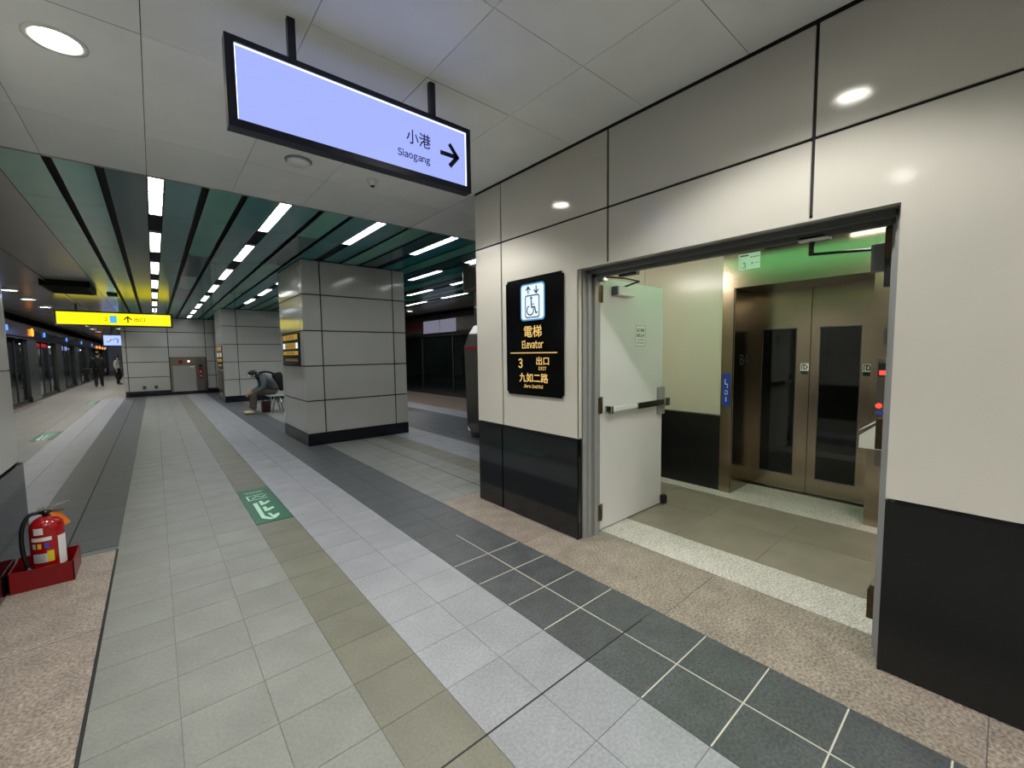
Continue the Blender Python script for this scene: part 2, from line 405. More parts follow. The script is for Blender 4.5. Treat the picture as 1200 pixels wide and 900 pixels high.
for i in range(8):
    c = .10+1.025*i
    if i == 0: ceil_stripe(-.225, c-.065, ceil_navy)
    else: ceil_stripe(c-.33, c-.065, ceil_teal if i < 3 else ceil_navy)
    panel(ceiling, 'light_channel', c-.066, c+.066, 4.87, 21.6, CEIL+.022, CEIL+.03, black_m, g=0)
    ceil_stripe(c+.065, c+.325, ceil_teal); ceil_stripe(c+.385, c+.64, ceil_green)
for y0, y1 in zip([4.87+4.2*i for i in range(12)], [4.87+4.2*(i+1) for i in range(12)]):
    panel(ceiling, 'soffit_panel', -1.54, -.875, y0, y1, CEIL, CEIL+.03, ceil_soffit, g=.002)
    panel(ceiling, 'soffit_panel', -3.6, -1.56, y0, y1, CEIL, CEIL+.03, mat_d if False else ceil_soffit, g=.002)
obj('soffit_trim', bx(-1.575, -1.535, 4.87, 55, CEIL-.03, CEIL+.03), ceil_soffit, ceiling)
for y0 in (4.9, 9.1, 13.3, 17.5): panel(ceiling, 'soffit_panel', 8.0 if y0 > 99 else 6.6, 8.0, y0, y0+4.2, CEIL-.012, CEIL+.02, ceil_soffit)

# ------------------------------------------------------------------ strip lights
def strip_light():
    t = thing('ceiling_light', 'x', 'ceiling light', (0, 0, CEIL), 'strip lights in the green ceiling')
    bm = B(); L_, W_ = 1.24, .118
    box(bm, -W_/2, -W_/2+.008, 0, L_, -.003, .021); box(bm, W_/2-.008, W_/2, 0, L_, -.003, .021)
    box(bm, -W_/2, W_/2, 0, .01, -.003, .021); box(bm, -W_/2, W_/2, L_-.01, L_, -.003, .021)
    obj('frame', bm, white_p, t, local=True)
    obj('diffuser', bx(-W_/2+.008, W_/2-.008, .01, L_-.01, .012, .02), E_tube, t, local=True)
    bm = B()
    box(bm, -.002, .002, .01, L_-.01, -.002, .01)
    for i in range(1, 14): box(bm, -W_/2+.008, W_/2-.008, i*L_/14-.0015, i*L_/14+.0015, -.002, .01)
    obj('louvre', bm, white_p, t, local=True)
    return t
SL = strip_light(); first = True
rown = ['above the dark blue-grey floor strip', 'first row right of the straight-ahead one', 'row over the front edge of the near pillar', 'row crossing above the near pillar', 'row beyond the near pillar', 'next to last row on the track side', 'last row on the track side']
ordn = ['first', 'second', 'third', 'fourth', 'fifth', 'sixth', 'seventh', 'eighth']
rowsx = ['first row, above the walkway', 'second row, left of near pillar', 'third row, meeting near pillar', 'fourth row, over near pillar', 'fifth row, beyond near pillar', 'sixth row, toward far tracks', 'seventh row, by far tracks']
for i in range(7):
    x = .10+1.025*i; n = 0
    for j in range(8):
        y = 4.865+2.13*j if j else 4.875
        if 1.75 < x < 3.75 and y < 9.0 and y+1.24 > 7.35: continue
        if 1.6 < x < 4.2 and y+1.24 > 16.3: continue
        if i > 4 and (j < 1 or j > 4): continue
        if i > 3 and j > 5: continue
        if y+1.24 > 21.6: continue
        o = SL if first else copy_tree(SL); first = False
        o.location = (x, y, CEIL); n += 1
        o['label'] = 'white strip light, %s along the %s' % (ordn[n-1], rowsx[i])

# ------------------------------------------------------------------ downlights
def downlight(x, y, label, z=CEIL, power=K_SPOT, r=.1, group='round recessed downlights', sp=128):
    t = thing('downlight', label, 'downlight', (x, y, z), group)
    bm = B(); n = 32
    prof = [(r+.018, .038), (r+.018, 0), (r+.018, -.004), (r-.006, -.006), (r-.012, .03)]
    rings = [[bm.verts.new((a*math.cos(2*math.pi*i/n), a*math.sin(2*math.pi*i/n), b)) for i in range(n)] for a, b in prof]
    for a, b in zip(rings, rings[1:]):
        for i in range(n): bm.faces.new((a[i], a[(i+1) % n], b[(i+1) % n], b[i])).smooth = True
    obj('trim_ring', bm, white_p, t, local=True)
    bm = B(); lathe(bm, [(r-.012, .02), (r-.012, .03)], n=32); obj('lens', bm, E_down, t, local=True)
    spot('downlight_lamp', (x, y, z-.012), power, sp, .35, r*.7, parent=t)
    return t
downlight(-.28, 3.1, 'round downlight in the grey ceiling left of the hanging lightbox')
downlight(1.6, 3.16, 'round downlight in the grey ceiling hidden behind the hanging lightbox')
downlight(1.6, .7, 'round downlight in the grey ceiling in front of the lift doorway')
downlight(-.28, .7, 'round downlight in the grey ceiling above the pink granite strip')
for k, y in enumerate((12.3, 14.3, 16.2, 18.4, 20.6, 22.9, 25.5, 28, 31, 34, 38, 42, 47)):
    downlight(-2.35, y, 'round downlight over the platform edge, number %s beyond the near pillar' % (ordn+['ninth','tenth','eleventh','twelfth','thirteenth'])[k], power=80, group='platform edge downlights', r=.13, z=CEIL-.038, sp=140)
for k, y in enumerate((25.0, 30, 36)):
    downlight(-1.3, y, 'small downlight far down the platform, %s one right of the edge row' % ordn[k], power=60, group='platform inner downlights', r=.12, z=CEIL-.038, sp=140)
downlight(6.9, 13.6, 'single round downlight over the far right platform edge', z=CEIL-.05, power=60, sp=140)

# ------------------------------------------------------------------ wall on the right with lift opening
WX, OY0, OY1, OZ, WEND = 2.5, .33, 2.16, 2.13, 3.49
wr = setting('wall_right')
bm = B(); box(bm, WX+.014, 2.78, OY1+.03, WEND-.014, 0, 3.13); box(bm, WX+.014, 2.78, -3, OY0-.03, 0, 3.13); box(bm, WX+.014, 2.78, OY0-.03, OY1+.03, OZ+.03, 3.13)
obj('wall_core', bm, gap_m, wr)
G = .0075
def wp(y0, y1, z0, z1, m=enamel, nm='wall_panel'):
    bm = bx(WX, WX+.012, y0+G, y1-G, z0+G, z1-G); bmesh.ops.bevel(bm, geom=bm.edges[:], offset=.0025, segments=2, affect='EDGES'); return obj(nm, bm, m, wr)
wp(3.08, WEND, 2.52, 3.055); wp(1.88, 3.08, 2.52, 3.055); wp(.66, 1.88, 2.52, 3.055); wp(-.56, .66, 2.52, 3.055); wp(-2.4, -.56, 2.52, 3.055)
wp(3.08, WEND, .815, 2.52)
def lpanel(poly, nm='wall_panel'):   # L shaped panels cut around the opening, poly in (y, z)
    bm = B(); prism(bm, [(-a, b) for a, b in poly], 0, .012); xf(bm, Matrix(((0,0,1,WX),(-1,0,0,0),(0,1,0,0),(0,0,0,1))))
    bmesh.ops.recalc_face_normals(bm, faces=bm.faces); obj(nm, bm, enamel, wr)
lpanel([(3.08-G, .815+G), (3.08-G, 2.52-G), (1.88+G, 2.52-G), (1.88+G, OZ), (OY1, OZ), (OY1, .815+G)])
wp(.66, 1.88, OZ-G, 2.52)
lpanel([(.66-G, OZ), (.66-G, 2.52-G), (-2.4, 2.52-G), (-2.4, .815+G), (OY0, .815+G), (OY0, OZ)])
wp(3.1, WEND, 0, .808, black_stone, 'base_panel'); wp(OY1-G, 3.1, 0, .808, black_stone, 'base_panel')
wp(-1.0, OY0+G, 0, .812, black_stone2, 'base_panel'); wp(-2.4, -1.0, 0, .812, black_stone2, 'base_panel')
# returns of the panels into the opening and at the wall end
def rb(nm, m, *a): return obj(nm, bx(*a), m, wr)
rb('panel_return', enamel, WX+.001, WX+.055, OY1, OY1+.012, .82, OZ); rb('panel_return', black_stone, WX+.001, WX+.07, OY1, OY1+.012, 0, .81)
rb('panel_return', enamel, WX+.001, WX+.04, OY0-.012, OY0, .82, OZ); rb('panel_return', black_stone2, WX+.001, WX+.03, OY0-.012, OY0, 0, .81)
rb('panel_return', enamel, WX+.001, WX+.05, OY0, OY1, OZ, OZ+.012)
rb('wall_panel', enamel_grey, WX+.013, 4.5, WEND-.012, WEND, .815, 3.055); rb('base_panel', black_stone, WX+.013, 4.5, WEND-.012, WEND, 0, .808)
rb('joint_line', gap_m, WX+.008, WX+.013, -2.4, WEND, 3.05, 3.09)
# steel door frame with stepped profile
fr = setting('trim_1')
def jamb(s, y, far_):     # s=+1: jamb at OY1 side (steps run toward -y)
    bm = B(); box(bm, WX+.055, WX+.10, *sorted((y, y-s*.012)), 0, OZ); box(bm, WX+.10, WX+.135, *sorted((y, y-s*.028)), 0, OZ)
    box(bm, WX+.135, WX+.16, *sorted((y, y-s*.012)), 0, OZ); box(bm, WX+.16, WX+.20, *sorted((y, y-s*.045)), 0, OZ)
    box(bm, WX+.20, WX+.255, *sorted((y, y-s*.02)), 0, OZ); box(bm, WX+.05, WX+.28, *sorted((y, y+s*.03)), 0, OZ)
    return bm
obj('door_jamb', jamb(1, OY1, 0), frame_m, fr)
obj('door_jamb', jamb(-1, OY0, 0), frame_m, fr)
bm = B(); box(bm, WX+.05, WX+.28, OY0-.03, OY1+.03, OZ-.0, OZ+.03); box(bm, WX+.10, WX+.135, OY0, OY1, OZ-.028, OZ); box(bm, WX+.16, WX+.20, OY0, OY1, OZ-.05, OZ)
box(bm, WX+.20, WX+.255, OY0, OY1, OZ-.03, OZ)
obj('head_jamb', bm, frame_d, fr)
obj('overhead_stop', bx(WX+.202, WX+.25, OY0+.3, OY0+.6, OZ-.055, OZ-.03), frame_d, fr)
obj('door_coordinator', bx(WX+.205, WX+.25, 1.78, 1.93, OZ-.065, OZ-.03), blackp, fr)

# ---- left leaf, standing open at 90 degrees
HX = 2.77
d1 = setting('door_1')
bm = bevbox(HX, HX+.955, 2.150, 2.190, .012, 2.095, .003)
obj('leaf', bm, leaf_m, d1)
for z in (.1, 1.0, 1.9):
    bm = B(); box(bm, HX-.055, HX-.004, 2.132, 2.146, z, z+.13); box(bm, HX-.003, HX+.03, 2.145, 2.151, z, z+.13); cyl(bm, (HX-.004, 2.136, z-.004), (HX-.004, 2.136, z+.134), .009, n=12)
    obj('hinge', bm, brass, d1)
bm = bevbox(2.93, 3.17, 2.085, 2.150, 1.965, 2.04, .006); cl = obj('door_closer', bm, leaf_m, d1)
obj('closer_cap', bevbox(2.915, 2.93, 2.09, 2.148, 1.967, 2.038, .003), grey_p, cl)
bm = B(); tube(bm, [(3.03, 2.11, 2.04), (3.06, 2.02, 2.065), (3.075, 1.99, 2.075)], .008); tube(bm, [(3.075, 1.99, 2.075), (2.9, 2.0, 2.082), (2.72, 2.06, 2.085)], .006)
obj('closer_arm', bm, blackp, d1)
obj('arm_bracket', bevbox(2.69, 2.75, 2.06, 2.115, 2.05, 2.09, .006), steel_b, d1)
ps = obj('small_label', bx(2.82, 2.865, 2.147, 2.149, 2.045, 2.07), paper, d1)
# panic bar
bar = obj('panic_bar', bevbox(2.84, 3.70, 2.085, 2.118, 1.005, 1.045, .008), leaf_m, d1); lab(bar, 'push bar, white at the hinge end')
obj('push_pad', bevbox(3.21, 3.72, 2.075, 2.1, .995, 1.052, .006), steel_b, bar)
obj('end_cap', bevbox(2.825, 2.86, 2.08, 2.150, .99, 1.055, .006), steel_b, bar)
obj('latch_case', bevbox(3.64, 3.735, 2.07, 2.152, .985, 1.06, .008), steel_b, bar)
obj('latch_bracket', bevbox(3.63, 3.73, 2.12, 2.152, .90, 1.16, .006), frame_m, bar)
bm = bx(3.695, 3.745, 2.1, 2.14, .035, .1); box(bm, 3.725, 3.775, 2.11, 2.17, .012, .075); obj('floor_stop', bm, blackp, d1)
bm = bx(3.72, 3.735, 2.155, 2.185, .3, .36); obj('latch_bolt', bm, steel_b, d1)
# notice on the leaf
nx, nz, nw, nh = 3.345, 1.64, .155, .185
nt_ = thing('paper_notice', 'small white staff-only notice stuck on the open grey door leaf', 'notice', (nx, 2.149, nz))
obj('sheet', bx(nx-nw/2, nx+nw/2, 2.1475, 2.149, nz-nh/2, nz+nh/2), paper, nt_)
bm = B()
for a in ((nx-nw/2, nx+nw/2, nz+nh/2-.003, nz+nh/2), (nx-nw/2, nx+nw/2, nz-nh/2, nz-nh/2+.003), (nx-nw/2, nx-nw/2+.003, nz-nh/2, nz+nh/2), (nx+nw/2-.003, nx+nw/2, nz-nh/2, nz+nh/2)):
    box(bm, a[0], a[1], 2.1468, 2.1475, a[2], a[3])
obj('border', bm, redink, nt_)
for s, w_, h_, dz in (('員工專用', .118, .032, .05), ('乘客止步', .118, .032, .004), ('For Staff Only', .10, .014, -.036), ('No Passengers', .108, .014, -.063)):
    obj('lettering', at(letters(s, w_, h_, .0008, .02 if len(s) == 4 else 0), FACE_NY, (nx, 2.147, nz+dz)), ink, nt_)

# ---- right leaf, folded back along the lobby side
d2 = setting('door_2')
obj('leaf', bevbox(HX+.02, HX+.93, .335, .375, .012, 2.095, .003), leaf_m, d2)
for z in (.12, 1.0, 1.93):
    bm = B(); box(bm, HX-.05, HX+.012, .352, .41, z, z+.15); obj('hinge', bm, brass, d2)
bm = bevbox(2.80, 3.05, .376, .455, 1.93, 2.0, .006); xf(bm, Matrix.Identity(4)); cl = obj('door_closer', bm, steel_d, d2)
obj('closer_cap', bevbox(2.765, 2.80, .37, .47, 1.88, 2.02, .012), grey_p, cl)
obj('black_upright', bx(WX+.235, WX+.27, .335, .41, 1.80, 2.10), blackp, d2)  # black upright block at the top of the hinge edge
bm = B(); tube(bm, [(2.86, .42, 2.005), (2.80, .58, 2.01), (2.76, .72, 2.015)], .008); tube(bm, [(2.76, .72, 2.015), (2.72, .71, 2.05), (2.70, .70, 2.075)], .013)
obj('closer_arm', bm, blackp, d2)
obj('arm_bracket', bevbox(2.66, 2.71, .63, .76, 2.07, 2.10, .008), white_p, d2)
bm = B(); box(bm, 2.745, 2.757, .372, .40, 1.52, 1.60); obj('strike_plate', bm, steel_b, d2)

# ------------------------------------------------------------------ lift lobby
LX, LZ = 4.55, 2.52
wl = setting('wall_back')
bm = B(); box(bm, LX+.014, LX+.7, 1.97, 3.46, 0, 3.0); box(bm, LX+.014, LX+.7, -1.2, .5, 0, 3.0); box(bm, LX+.014, LX+.7, .5, 1.97, 2.53, 3.0); obj('wall_core', bm, gap_m, wl)
for y0, y1 in ((1.945, 2.87), (2.87, 3.44)):
    obj('wall_panel', bx(LX, LX+.012, y0+.002, y1-.003, .818, 2.52), enamel_cream, wl); obj('base_panel', bx(LX, LX+.012, y0+.002, y1-.003, 0, .805), black_stone2, wl)
obj('wall_panel', bx(LX, LX+.012, -1.2, .498, .818, 2.52), enamel_cream, wl); obj('base_panel', bx(LX, LX+.012, -1.2, .498, 0, .805), black_stone2, wl)
obj('panel_trim', bx(LX-.002, LX+.012, 1.945, 3.44, .806, .817), steel_b, wl)
wn = setting('wall_lobby_side')
obj('wall_panel', bx(2.79, LX, 3.35, 3.46, .815, 2.52), enamel_cream, wn); obj('base_panel', bx(2.79, LX, 3.345, 3.46, 0, .81), black_stone2, wn)
obj('wall_panel', bx(2.79, LX, -1.1, -.9, .815, 2.52), enamel_cream, wn); obj('base_panel', bx(2.79, LX, -1.1, -.895, 0, .81), black_stone2, wn)
obj('wall_panel', bx(2.785, 2.80, 2.25, 3.35, 0, 2.52), enamel_cream, wn); obj('wall_panel', bx(2.785, 2.80, -.9, .25, 0, 2.52), enamel_cream, wn)
obj('wall_panel', bx(2.785, 2.80, .25, 2.25, 2.2, 2.52), enamel_cream, wn)
struct('ceiling_lobby', bx(2.80, LX+.02, -1.0, 3.4, LZ, LZ+.05), mat('lobby_ceiling_white', (225,225,215), .6))
def lobby_light(x, y, length, label, axis='y'):
    t = thing('ceiling_light', label, 'ceiling light', (x, y, LZ), 'lift lobby tube lights')
    bm = B(); box(bm, -.05, .05, -length/2, length/2, -.02, 0); obj('housing', bm, white_p, t, local=True)
    bm = B(); cyl(bm, (0, -length/2+.03, -.035), (0, length/2-.03, -.035), .014, n=12); obj('tube', bm, E_lobby if length > .7 else emit('short_tube_lit', (255,252,244), 7), t, local=True)
    for s in (-1, 1): obj('lamp_holder', bx(-.018, .018, *sorted((s*(length/2-.03), s*length/2)), -.05, -.02), white_p, t, local=True)
lobby_light(4.40, .65, .62, 'white tube light at the lobby ceiling just before the lift header')
lobby_light(2.9, 2.95, .76, 'white tube light on the lobby ceiling behind the open door leaf')
lobby_light(2.9, -.05, 1.3, 'white tube light on the lobby ceiling just inside the doorway')
lobby_light(3.25, -.05, 1.3, 'second white tube light on the lobby ceiling behind the right leaf')
# green glow panel added out of view to tint the steel lift header
t = thing('added_green_glow_panel', 'added unseen green glow panel that tints the steel lift header', 'added glow panel', (3.6, 1.1, LZ))
obj('housing', bevbox(2.99, 4.21, .70, 2.30, LZ-.03, LZ-.001, .004), white_p, t); obj('lit_face', bx(3.02, 4.18, .73, 2.27, LZ-.034, LZ-.03), E_green, t)
# lift portal and doors
d3 = setting('door_3')
DXF = 5.08
bm = bx(LX-.012, LX+.002, 1.835, 1.945, 0, 2.50); obj('portal_front', bm, steel, d3)
obj('portal_side', bx(LX+.002, DXF+.05, 1.825, 1.85, 0, 2.13), steel, d3)
obj('portal_front', bx(LX-.012, LX+.002, .50, .735, 0, 2.50), steel, d3); obj('portal_side', bx(LX+.002, DXF+.05, .715, .735, 0, 2.13), steel, d3)
obj('portal_header', bx(LX-.012, LX+.002, .736, 1.834, 2.13, 2.50), steel, d3); obj('portal_soffit', bx(LX+.002, DXF+.05, .72, 1.85, 2.13, 2.15), steel_d, d3)
obj('shaft_back', bx(DXF+.06, DXF+.1, .6, 2.0, 0, 2.5), black_m, d3)
obj('door_sill', bx(DXF-.06, DXF+.05, .735, 1.825, -.005, .004), steel_b, d3)
for y0, y1, w0, w1 in ((1.303, 1.825, 1.42, 1.745), (.735, 1.297, .895, 1.225)):
    bm = B(); x0, x1 = DXF, DXF+.03
    box(bm, x0, x1, y0, w0, .012, 2.13); box(bm, x0, x1, w1, y1, .012, 2.13); box(bm, x0, x1, w0, w1, .012, .17); box(bm, x0, x1, w0, w1, 1.725, 2.13)
    leaf = obj('lift_door_panel', bm, steel, d3)
    obj('window_pane', bx(x0+.006, x0+.016, w0, w1, .17, 1.725), lift_glass, leaf)
    bm = B()
    for a in ((w0, w0+.006, .17, 1.725), (w1-.006, w1, .17, 1.725), (w0, w1, .17, .178), (w0, w1, 1.717, 1.725)): box(bm, x0-.002, x0+.006, *a)
    obj('window_trim', bm, steel_d, leaf)
# stickers on lift doors
for y in (1.345, .845):
    st = thing('warning_sticker', 'square pictogram sticker on the %s lift door panel' % ('left' if y > 1 else 'right'), 'sticker', (DXF-.003, y, 1.32))
    obj('backing', bx(DXF-.003, DXF-.0005, y-.036, y+.036, 1.283, 1.357), paper, st)
    bm = B(); stroke(bm, [(-.024,-.026), (-.024,.026), (.0,.026)], .007, 0, .001); stroke(bm, [(-.006,-.02), (-.006,.02), (.012,.02), (.024,.0), (.012,-.02), (-.006,-.02)], .009, 0, .001)
    obj('pictogram', at(bm, FACE_NX, (DXF-.003, y, 1.32)), ink, st)
    obj('caption_strip', bx(DXF-.003, DXF-.0005, y-.03, y+.03, 1.245, 1.277), ink, st)
# header plate, B4 lettering, blue strip
hp = thing('lift_number_plate', 'small pale plate with the number 3 on the green-lit steel header', 'sign', (LX-.013, 1.7, 2.38))
obj('plate', bx(LX-.0155, LX-.0122, 1.60, 1.80, 2.30, 2.455), mint, hp)
obj('lettering', at(letters('3', .03, .06, .001, 0), FACE_NX, (LX-.0155, 1.745, 2.34)), ink, hp)
obj('lettering', at(text_bm('■■■■', .075, .014), FACE_NX, (LX-.0155, 1.745, 2.435)), ink, hp)
obj('lettering', at(text_bm('▪▪▪▪', .075, .010), FACE_NX, (LX-.0155, 1.65, 2.415)), ink, hp)
obj('lettering', at(text_bm('➤', .02, .02), FACE_NX, (LX-.0155, 1.67, 2.355)), ink, hp)
obj('rule', bx(LX-.0165, LX-.0155, 1.605, 1.65, 2.354, 2.357), ink, hp)
b4 = thing('floor_number', 'black B4 lettering on the left side of the lift portal', 'lettering', (4.75, 1.824, 1.43))
obj('lettering', at(letters('B4', .22, .11, .0012, .01), FACE_NY, (4.80, 1.8245, 1.40)), ink, b4)
bs = thing('blue_wayfinding_strip', 'narrow blue strip sign on the left front of the lift portal', 'sign', (LX-.013, 1.885, 1.08))
obj('plate', bx(LX-.0155, LX-.0122, 1.85, 1.928, .92, 1.26), blue_sign, bs)
bm = B(); stroke(bm, [(-.012,.11), (-.012,.06), (.012,.06), (.012,.02)], .008, 0, .001); stroke(bm, [(-.015,-.01), (.01,-.01), (.015,-.04), (-.005,-.05), (-.015,-.03)], .007, 0, .001); stroke(bm, [(0,-.08), (.0,-.12)], .012, 0, .001)
obj('pictogram', at(bm, FACE_NX, (LX-.0155, 1.889, 1.09)), paper, bs)
# call panel on the right jamb and the white wall unit
cp = thing('call_button_panel', 'lift call panel with red lights on the right side of the portal', 'control panel', (LX-.013, .64, 1.2))
obj('plate', bevbox(LX-.03, LX-.0122, .59, .69, .95, 1.42, .003), steel_d, cp)
obj('display', bx(LX-.034, LX-.03, .61, .682, 1.27, 1.38), blackp, cp)
obj('display_digit', bx(LX-.036, LX-.034, .63, .674, 1.285, 1.32), E_red, cp)
bm = B(); cyl(bm, (LX-.032, .668, 1.03), (LX-.04, .668, 1.03), .02); obj('call_button', bm, E_red, cp)
obj('blue_label', bx(LX-.032, LX-.03, .62, .685, .96, .985), blue_sign, cp)
ws = thing('wall_shelf_box', 'white box with sloping top mounted beside the lift portal', 'box', (4.45, .68, .78))
bm = B(); prism(bm, [(-.75, .70), (-.58, .70), (-.58, .92), (-.62, .92), (-.75, .80)], 4.32, LX-.014); xf(bm, Matrix(((0,0,1,0),(-1,0,0,0),(0,1,0,0),(0,0,0,1)))); bmesh.ops.recalc_face_normals(bm, faces=bm.faces)
obj('body', bm, white_p, ws)
bm = B(); prism(bm, [(-.755, .835), (-.60, .955), (-.60, .965), (-.755, .845)], 4.33, 4.50); xf(bm, Matrix(((0,0,1,0),(-1,0,0,0),(0,1,0,0),(0,0,0,1)))); bmesh.ops.recalc_face_normals(bm, faces=bm.faces)
obj('lid', bm, paper, ws)
obj('bracket', bx(4.40, LX-.013, .60, .66, .55, .70), steel_d, ws)

# ------------------------------------------------------------------ lift sign on the wall
sy0, sy1, sz0, sz1 = 2.295, 3.0, 1.13, 2.145
es = thing('lift_sign', 'black wall sign reading Elevator beside the open grey door', 'sign', (WX-.008, 2.65, 1.64))
bm = B(); prism(bm, [(-sy1, sz0), (-sy0, sz0), (-sy0, sz1), (-sy1, sz1)], WX-.014, WX-.0005)
xf(bm, Matrix(((0,0,1,0),(-1,0,0,0),(0,1,0,0),(0,0,0,1)))); bmesh.ops.recalc_face_normals(bm, faces=bm.faces)
bmesh.ops.bevel(bm, geom=[e for e in bm.edges if abs(e.verts[0].co.x-e.verts[1].co.x) > .005], offset=.02, segments=4, affect='EDGES')
sign_black = mat('sign_black_gloss', (8,8,9), .18)
obj('board', bm, sign_black, es)
sx = WX-.0145; yc = 2.648
def rrect(w_, h_, r, n=5):
    return [(cx+r*math.cos(a), cy+r*math.sin(a)) for cx, cy, s in ((w_/2-r, h_/2-r, 0), (-w_/2+r, h_/2-r, 1), (-w_/2+r, -h_/2+r, 2), (w_/2-r, -h_/2+r, 3)) for a in [math.pi/2*(s+k/n) for k in range(n+1)]]
bm = B(); prism(bm, rrect(.30, .315, .035), 0, .0012); obj('icon_border', at(bm, FACE_NX, (sx, yc, 1.935)), E_iconb, es)
bm = B(); prism(bm, rrect(.275, .29, .028), .0012, .0022); obj('icon_field', at(bm, FACE_NX, (sx, yc, 1.935)), E_icon, es)
bm = B()
for s, cx in ((1, -.05), (-1, .05)):
    stroke(bm, [(cx, .10-.027*s), (cx, .10+.02*s)], .012, .0022, .003); stroke(bm, [(cx-.025, .10+.003*s), (cx, .10+.03*s), (cx+.025, .10+.003*s)], .012, .0022, .003)
L = rrect(.17, .185, .018); stroke(bm, [(a, b-.038) for a, b in L+L[:1]], .010, .0022, .003)
stroke(bm, [(-.012, .015), (-.008, -.045), (.03, -.045), (.045, -.095), (.06, -.092)], .013, .0022, .003)
stroke(bm, [(-.012, -.02), (.022, -.02)], .007, .0022, .003)
stroke(bm, [(-.025+.042*math.cos(a), -.07+.04*math.sin(a)) for a in [math.radians(q) for q in range(115, 380, 22)]], .011, .0022, .003)
prism(bm, [(-.012+.013*math.cos(a), .033+.013*math.sin(a)) for a in [i*math.pi/5 for i in range(10)]], .0022, .003)
obj('wheelchair_pictogram', at(bm, FACE_NX, (sx, yc, 1.935)), navy_ink, es)
for s, w_, h_, y, z, b in (('電梯', .22, .10, 2.648, 1.685, .018), ('Elevator', .265, .072, 2.652, 1.575, .012), ('3', .055, .085, 2.81, 1.41, .012), ('出口', .15, .07, 2.53, 1.432, .015), ('EXIT', .09, .028, 2.53, 1.368, .0),
                         ('九如二路', .36, .08, 2.645, 1.285, .015), ('Jiuru 2nd Rd', .24, .03, 2.65, 1.212, 0)):
    obj('lettering', at(letters(s, w_, h_, .0012, b), FACE_NX, (sx, y, z)), E_gold, es)
obj('rule', bx(sx-.0012, sx, 2.36, 2.945, 1.497, 1.505), E_gold, es)

# ------------------------------------------------------------------ hanging lightbox
hx0, hx1, hy0, hy1, hz0, hz1 = .30, 1.555, 2.2, 2.265, 2.49, 2.868
hb = thing('hanging_direction_sign', 'lavender backlit hanging sign with black frame reading Siaogang', 'sign', ((hx0+hx1)/2, 2.26, hz0))
housing = mat('sign_housing_navy', (16,18,44), .3)
bm = B(); t_ = .035
box(bm, hx0, hx1, hy0, hy1, hz0, hz0+t_); box(bm, hx0, hx1, hy0, hy1, hz1-t_*.75, hz1); box(bm, hx0, hx0+t_, hy0, hy1, hz0+t_, hz1-t_*.75); box(bm, hx1-t_*.8, hx1, hy0, hy1, hz0+t_, hz1-t_*.75)
obj('frame', bm, housing, hb)
fx0, fx1, fz0, fz1 = hx0+t_, hx1-t_*.8, hz0+t_, hz1-t_*.75
obj('lit_face', bx(fx0, fx1, hy0+.012, hy0+.02, fz0, fz1), E_sign, hb); obj('lit_face', bx(fx0, fx1, hy1-.02, hy1-.012, fz0, fz1), E_sign, hb)
bm = B(); e = .004
box(bm, fx0, fx1, hy0+.008, hy0+.012, fz1-e*1.3, fz1); box(bm, fx0, fx0+e, hy0+.008, hy0+.012, fz0, fz1); box(bm, fx1-e, fx1, hy0+.008, hy0+.012, fz0, fz1); box(bm, fx0, fx1, hy0+.008, hy0+.012, fz0, fz0+e*.6)
obj('edge_glow_strip', bm, E_edge, hb)
sy = hy0+.0118
obj('lettering', at(text_bm('小港', .15, .078, .001, .006), FACE_NY, (1.209, sy, 2.712)), ink, hb)
obj('lettering', at(letters('Siaogang', .20, .053, .001, .014), FACE_NY, (1.178, sy, 2.606)), ink, hb)
bm = B(); stroke(bm, [(-.06, 0), (.045, 0)], .025, 0, .001); stroke(bm, [(.0, .058), (.05, 0), (.0, -.058)], .025, 0, .001)
obj('arrow', at(bm, FACE_NY, (1.415, sy, 2.682)), ink, hb)
for x in (.57, 1.31): obj('hanger_rod', bx(x-.017, x+.017, 2.218, 2.248, hz1, CEIL), housing, hb)
# ceiling devices
t = thing('ceiling_speaker', 'flat round white ceiling speaker below the hanging sign', 'speaker', (.97, 3.75, CEIL))
bm = B(); lathe(bm, [(.092, CEIL-.012), (.10, CEIL-.006), (.10, CEIL)], .97, 3.75); obj('rim', bm, grey_p, t)  # grey of the outer ring stands in for the shadow around the disc
bm = B(); lathe(bm, [(.006, CEIL-.03), (.078, CEIL-.028), (.085, CEIL-.012)], .97, 3.75); obj('disc', bm, mat('speaker_cloth', (232,234,232), .6), t)
t = thing('smoke_detector', 'small white domed detector on the grey ceiling below the lightbox', 'detector', (1.58, 3.76, CEIL))
bm = B(); lathe(bm, [(.05, CEIL-.012), (.056, CEIL)], 1.58, 3.76); obj('base', bm, white_p, t)
bm = B(); lathe(bm, [(.012, CEIL-.052), (.03, CEIL-.045), (.036, CEIL-.02), (.042, CEIL-.012)], 1.58, 3.76); obj('head', bm, white_p, t)
bm = B(); lathe(bm, [(.018, CEIL-.057), (.02, CEIL-.049)], 1.58, 3.76); obj('sensor', bm, blackp, t)

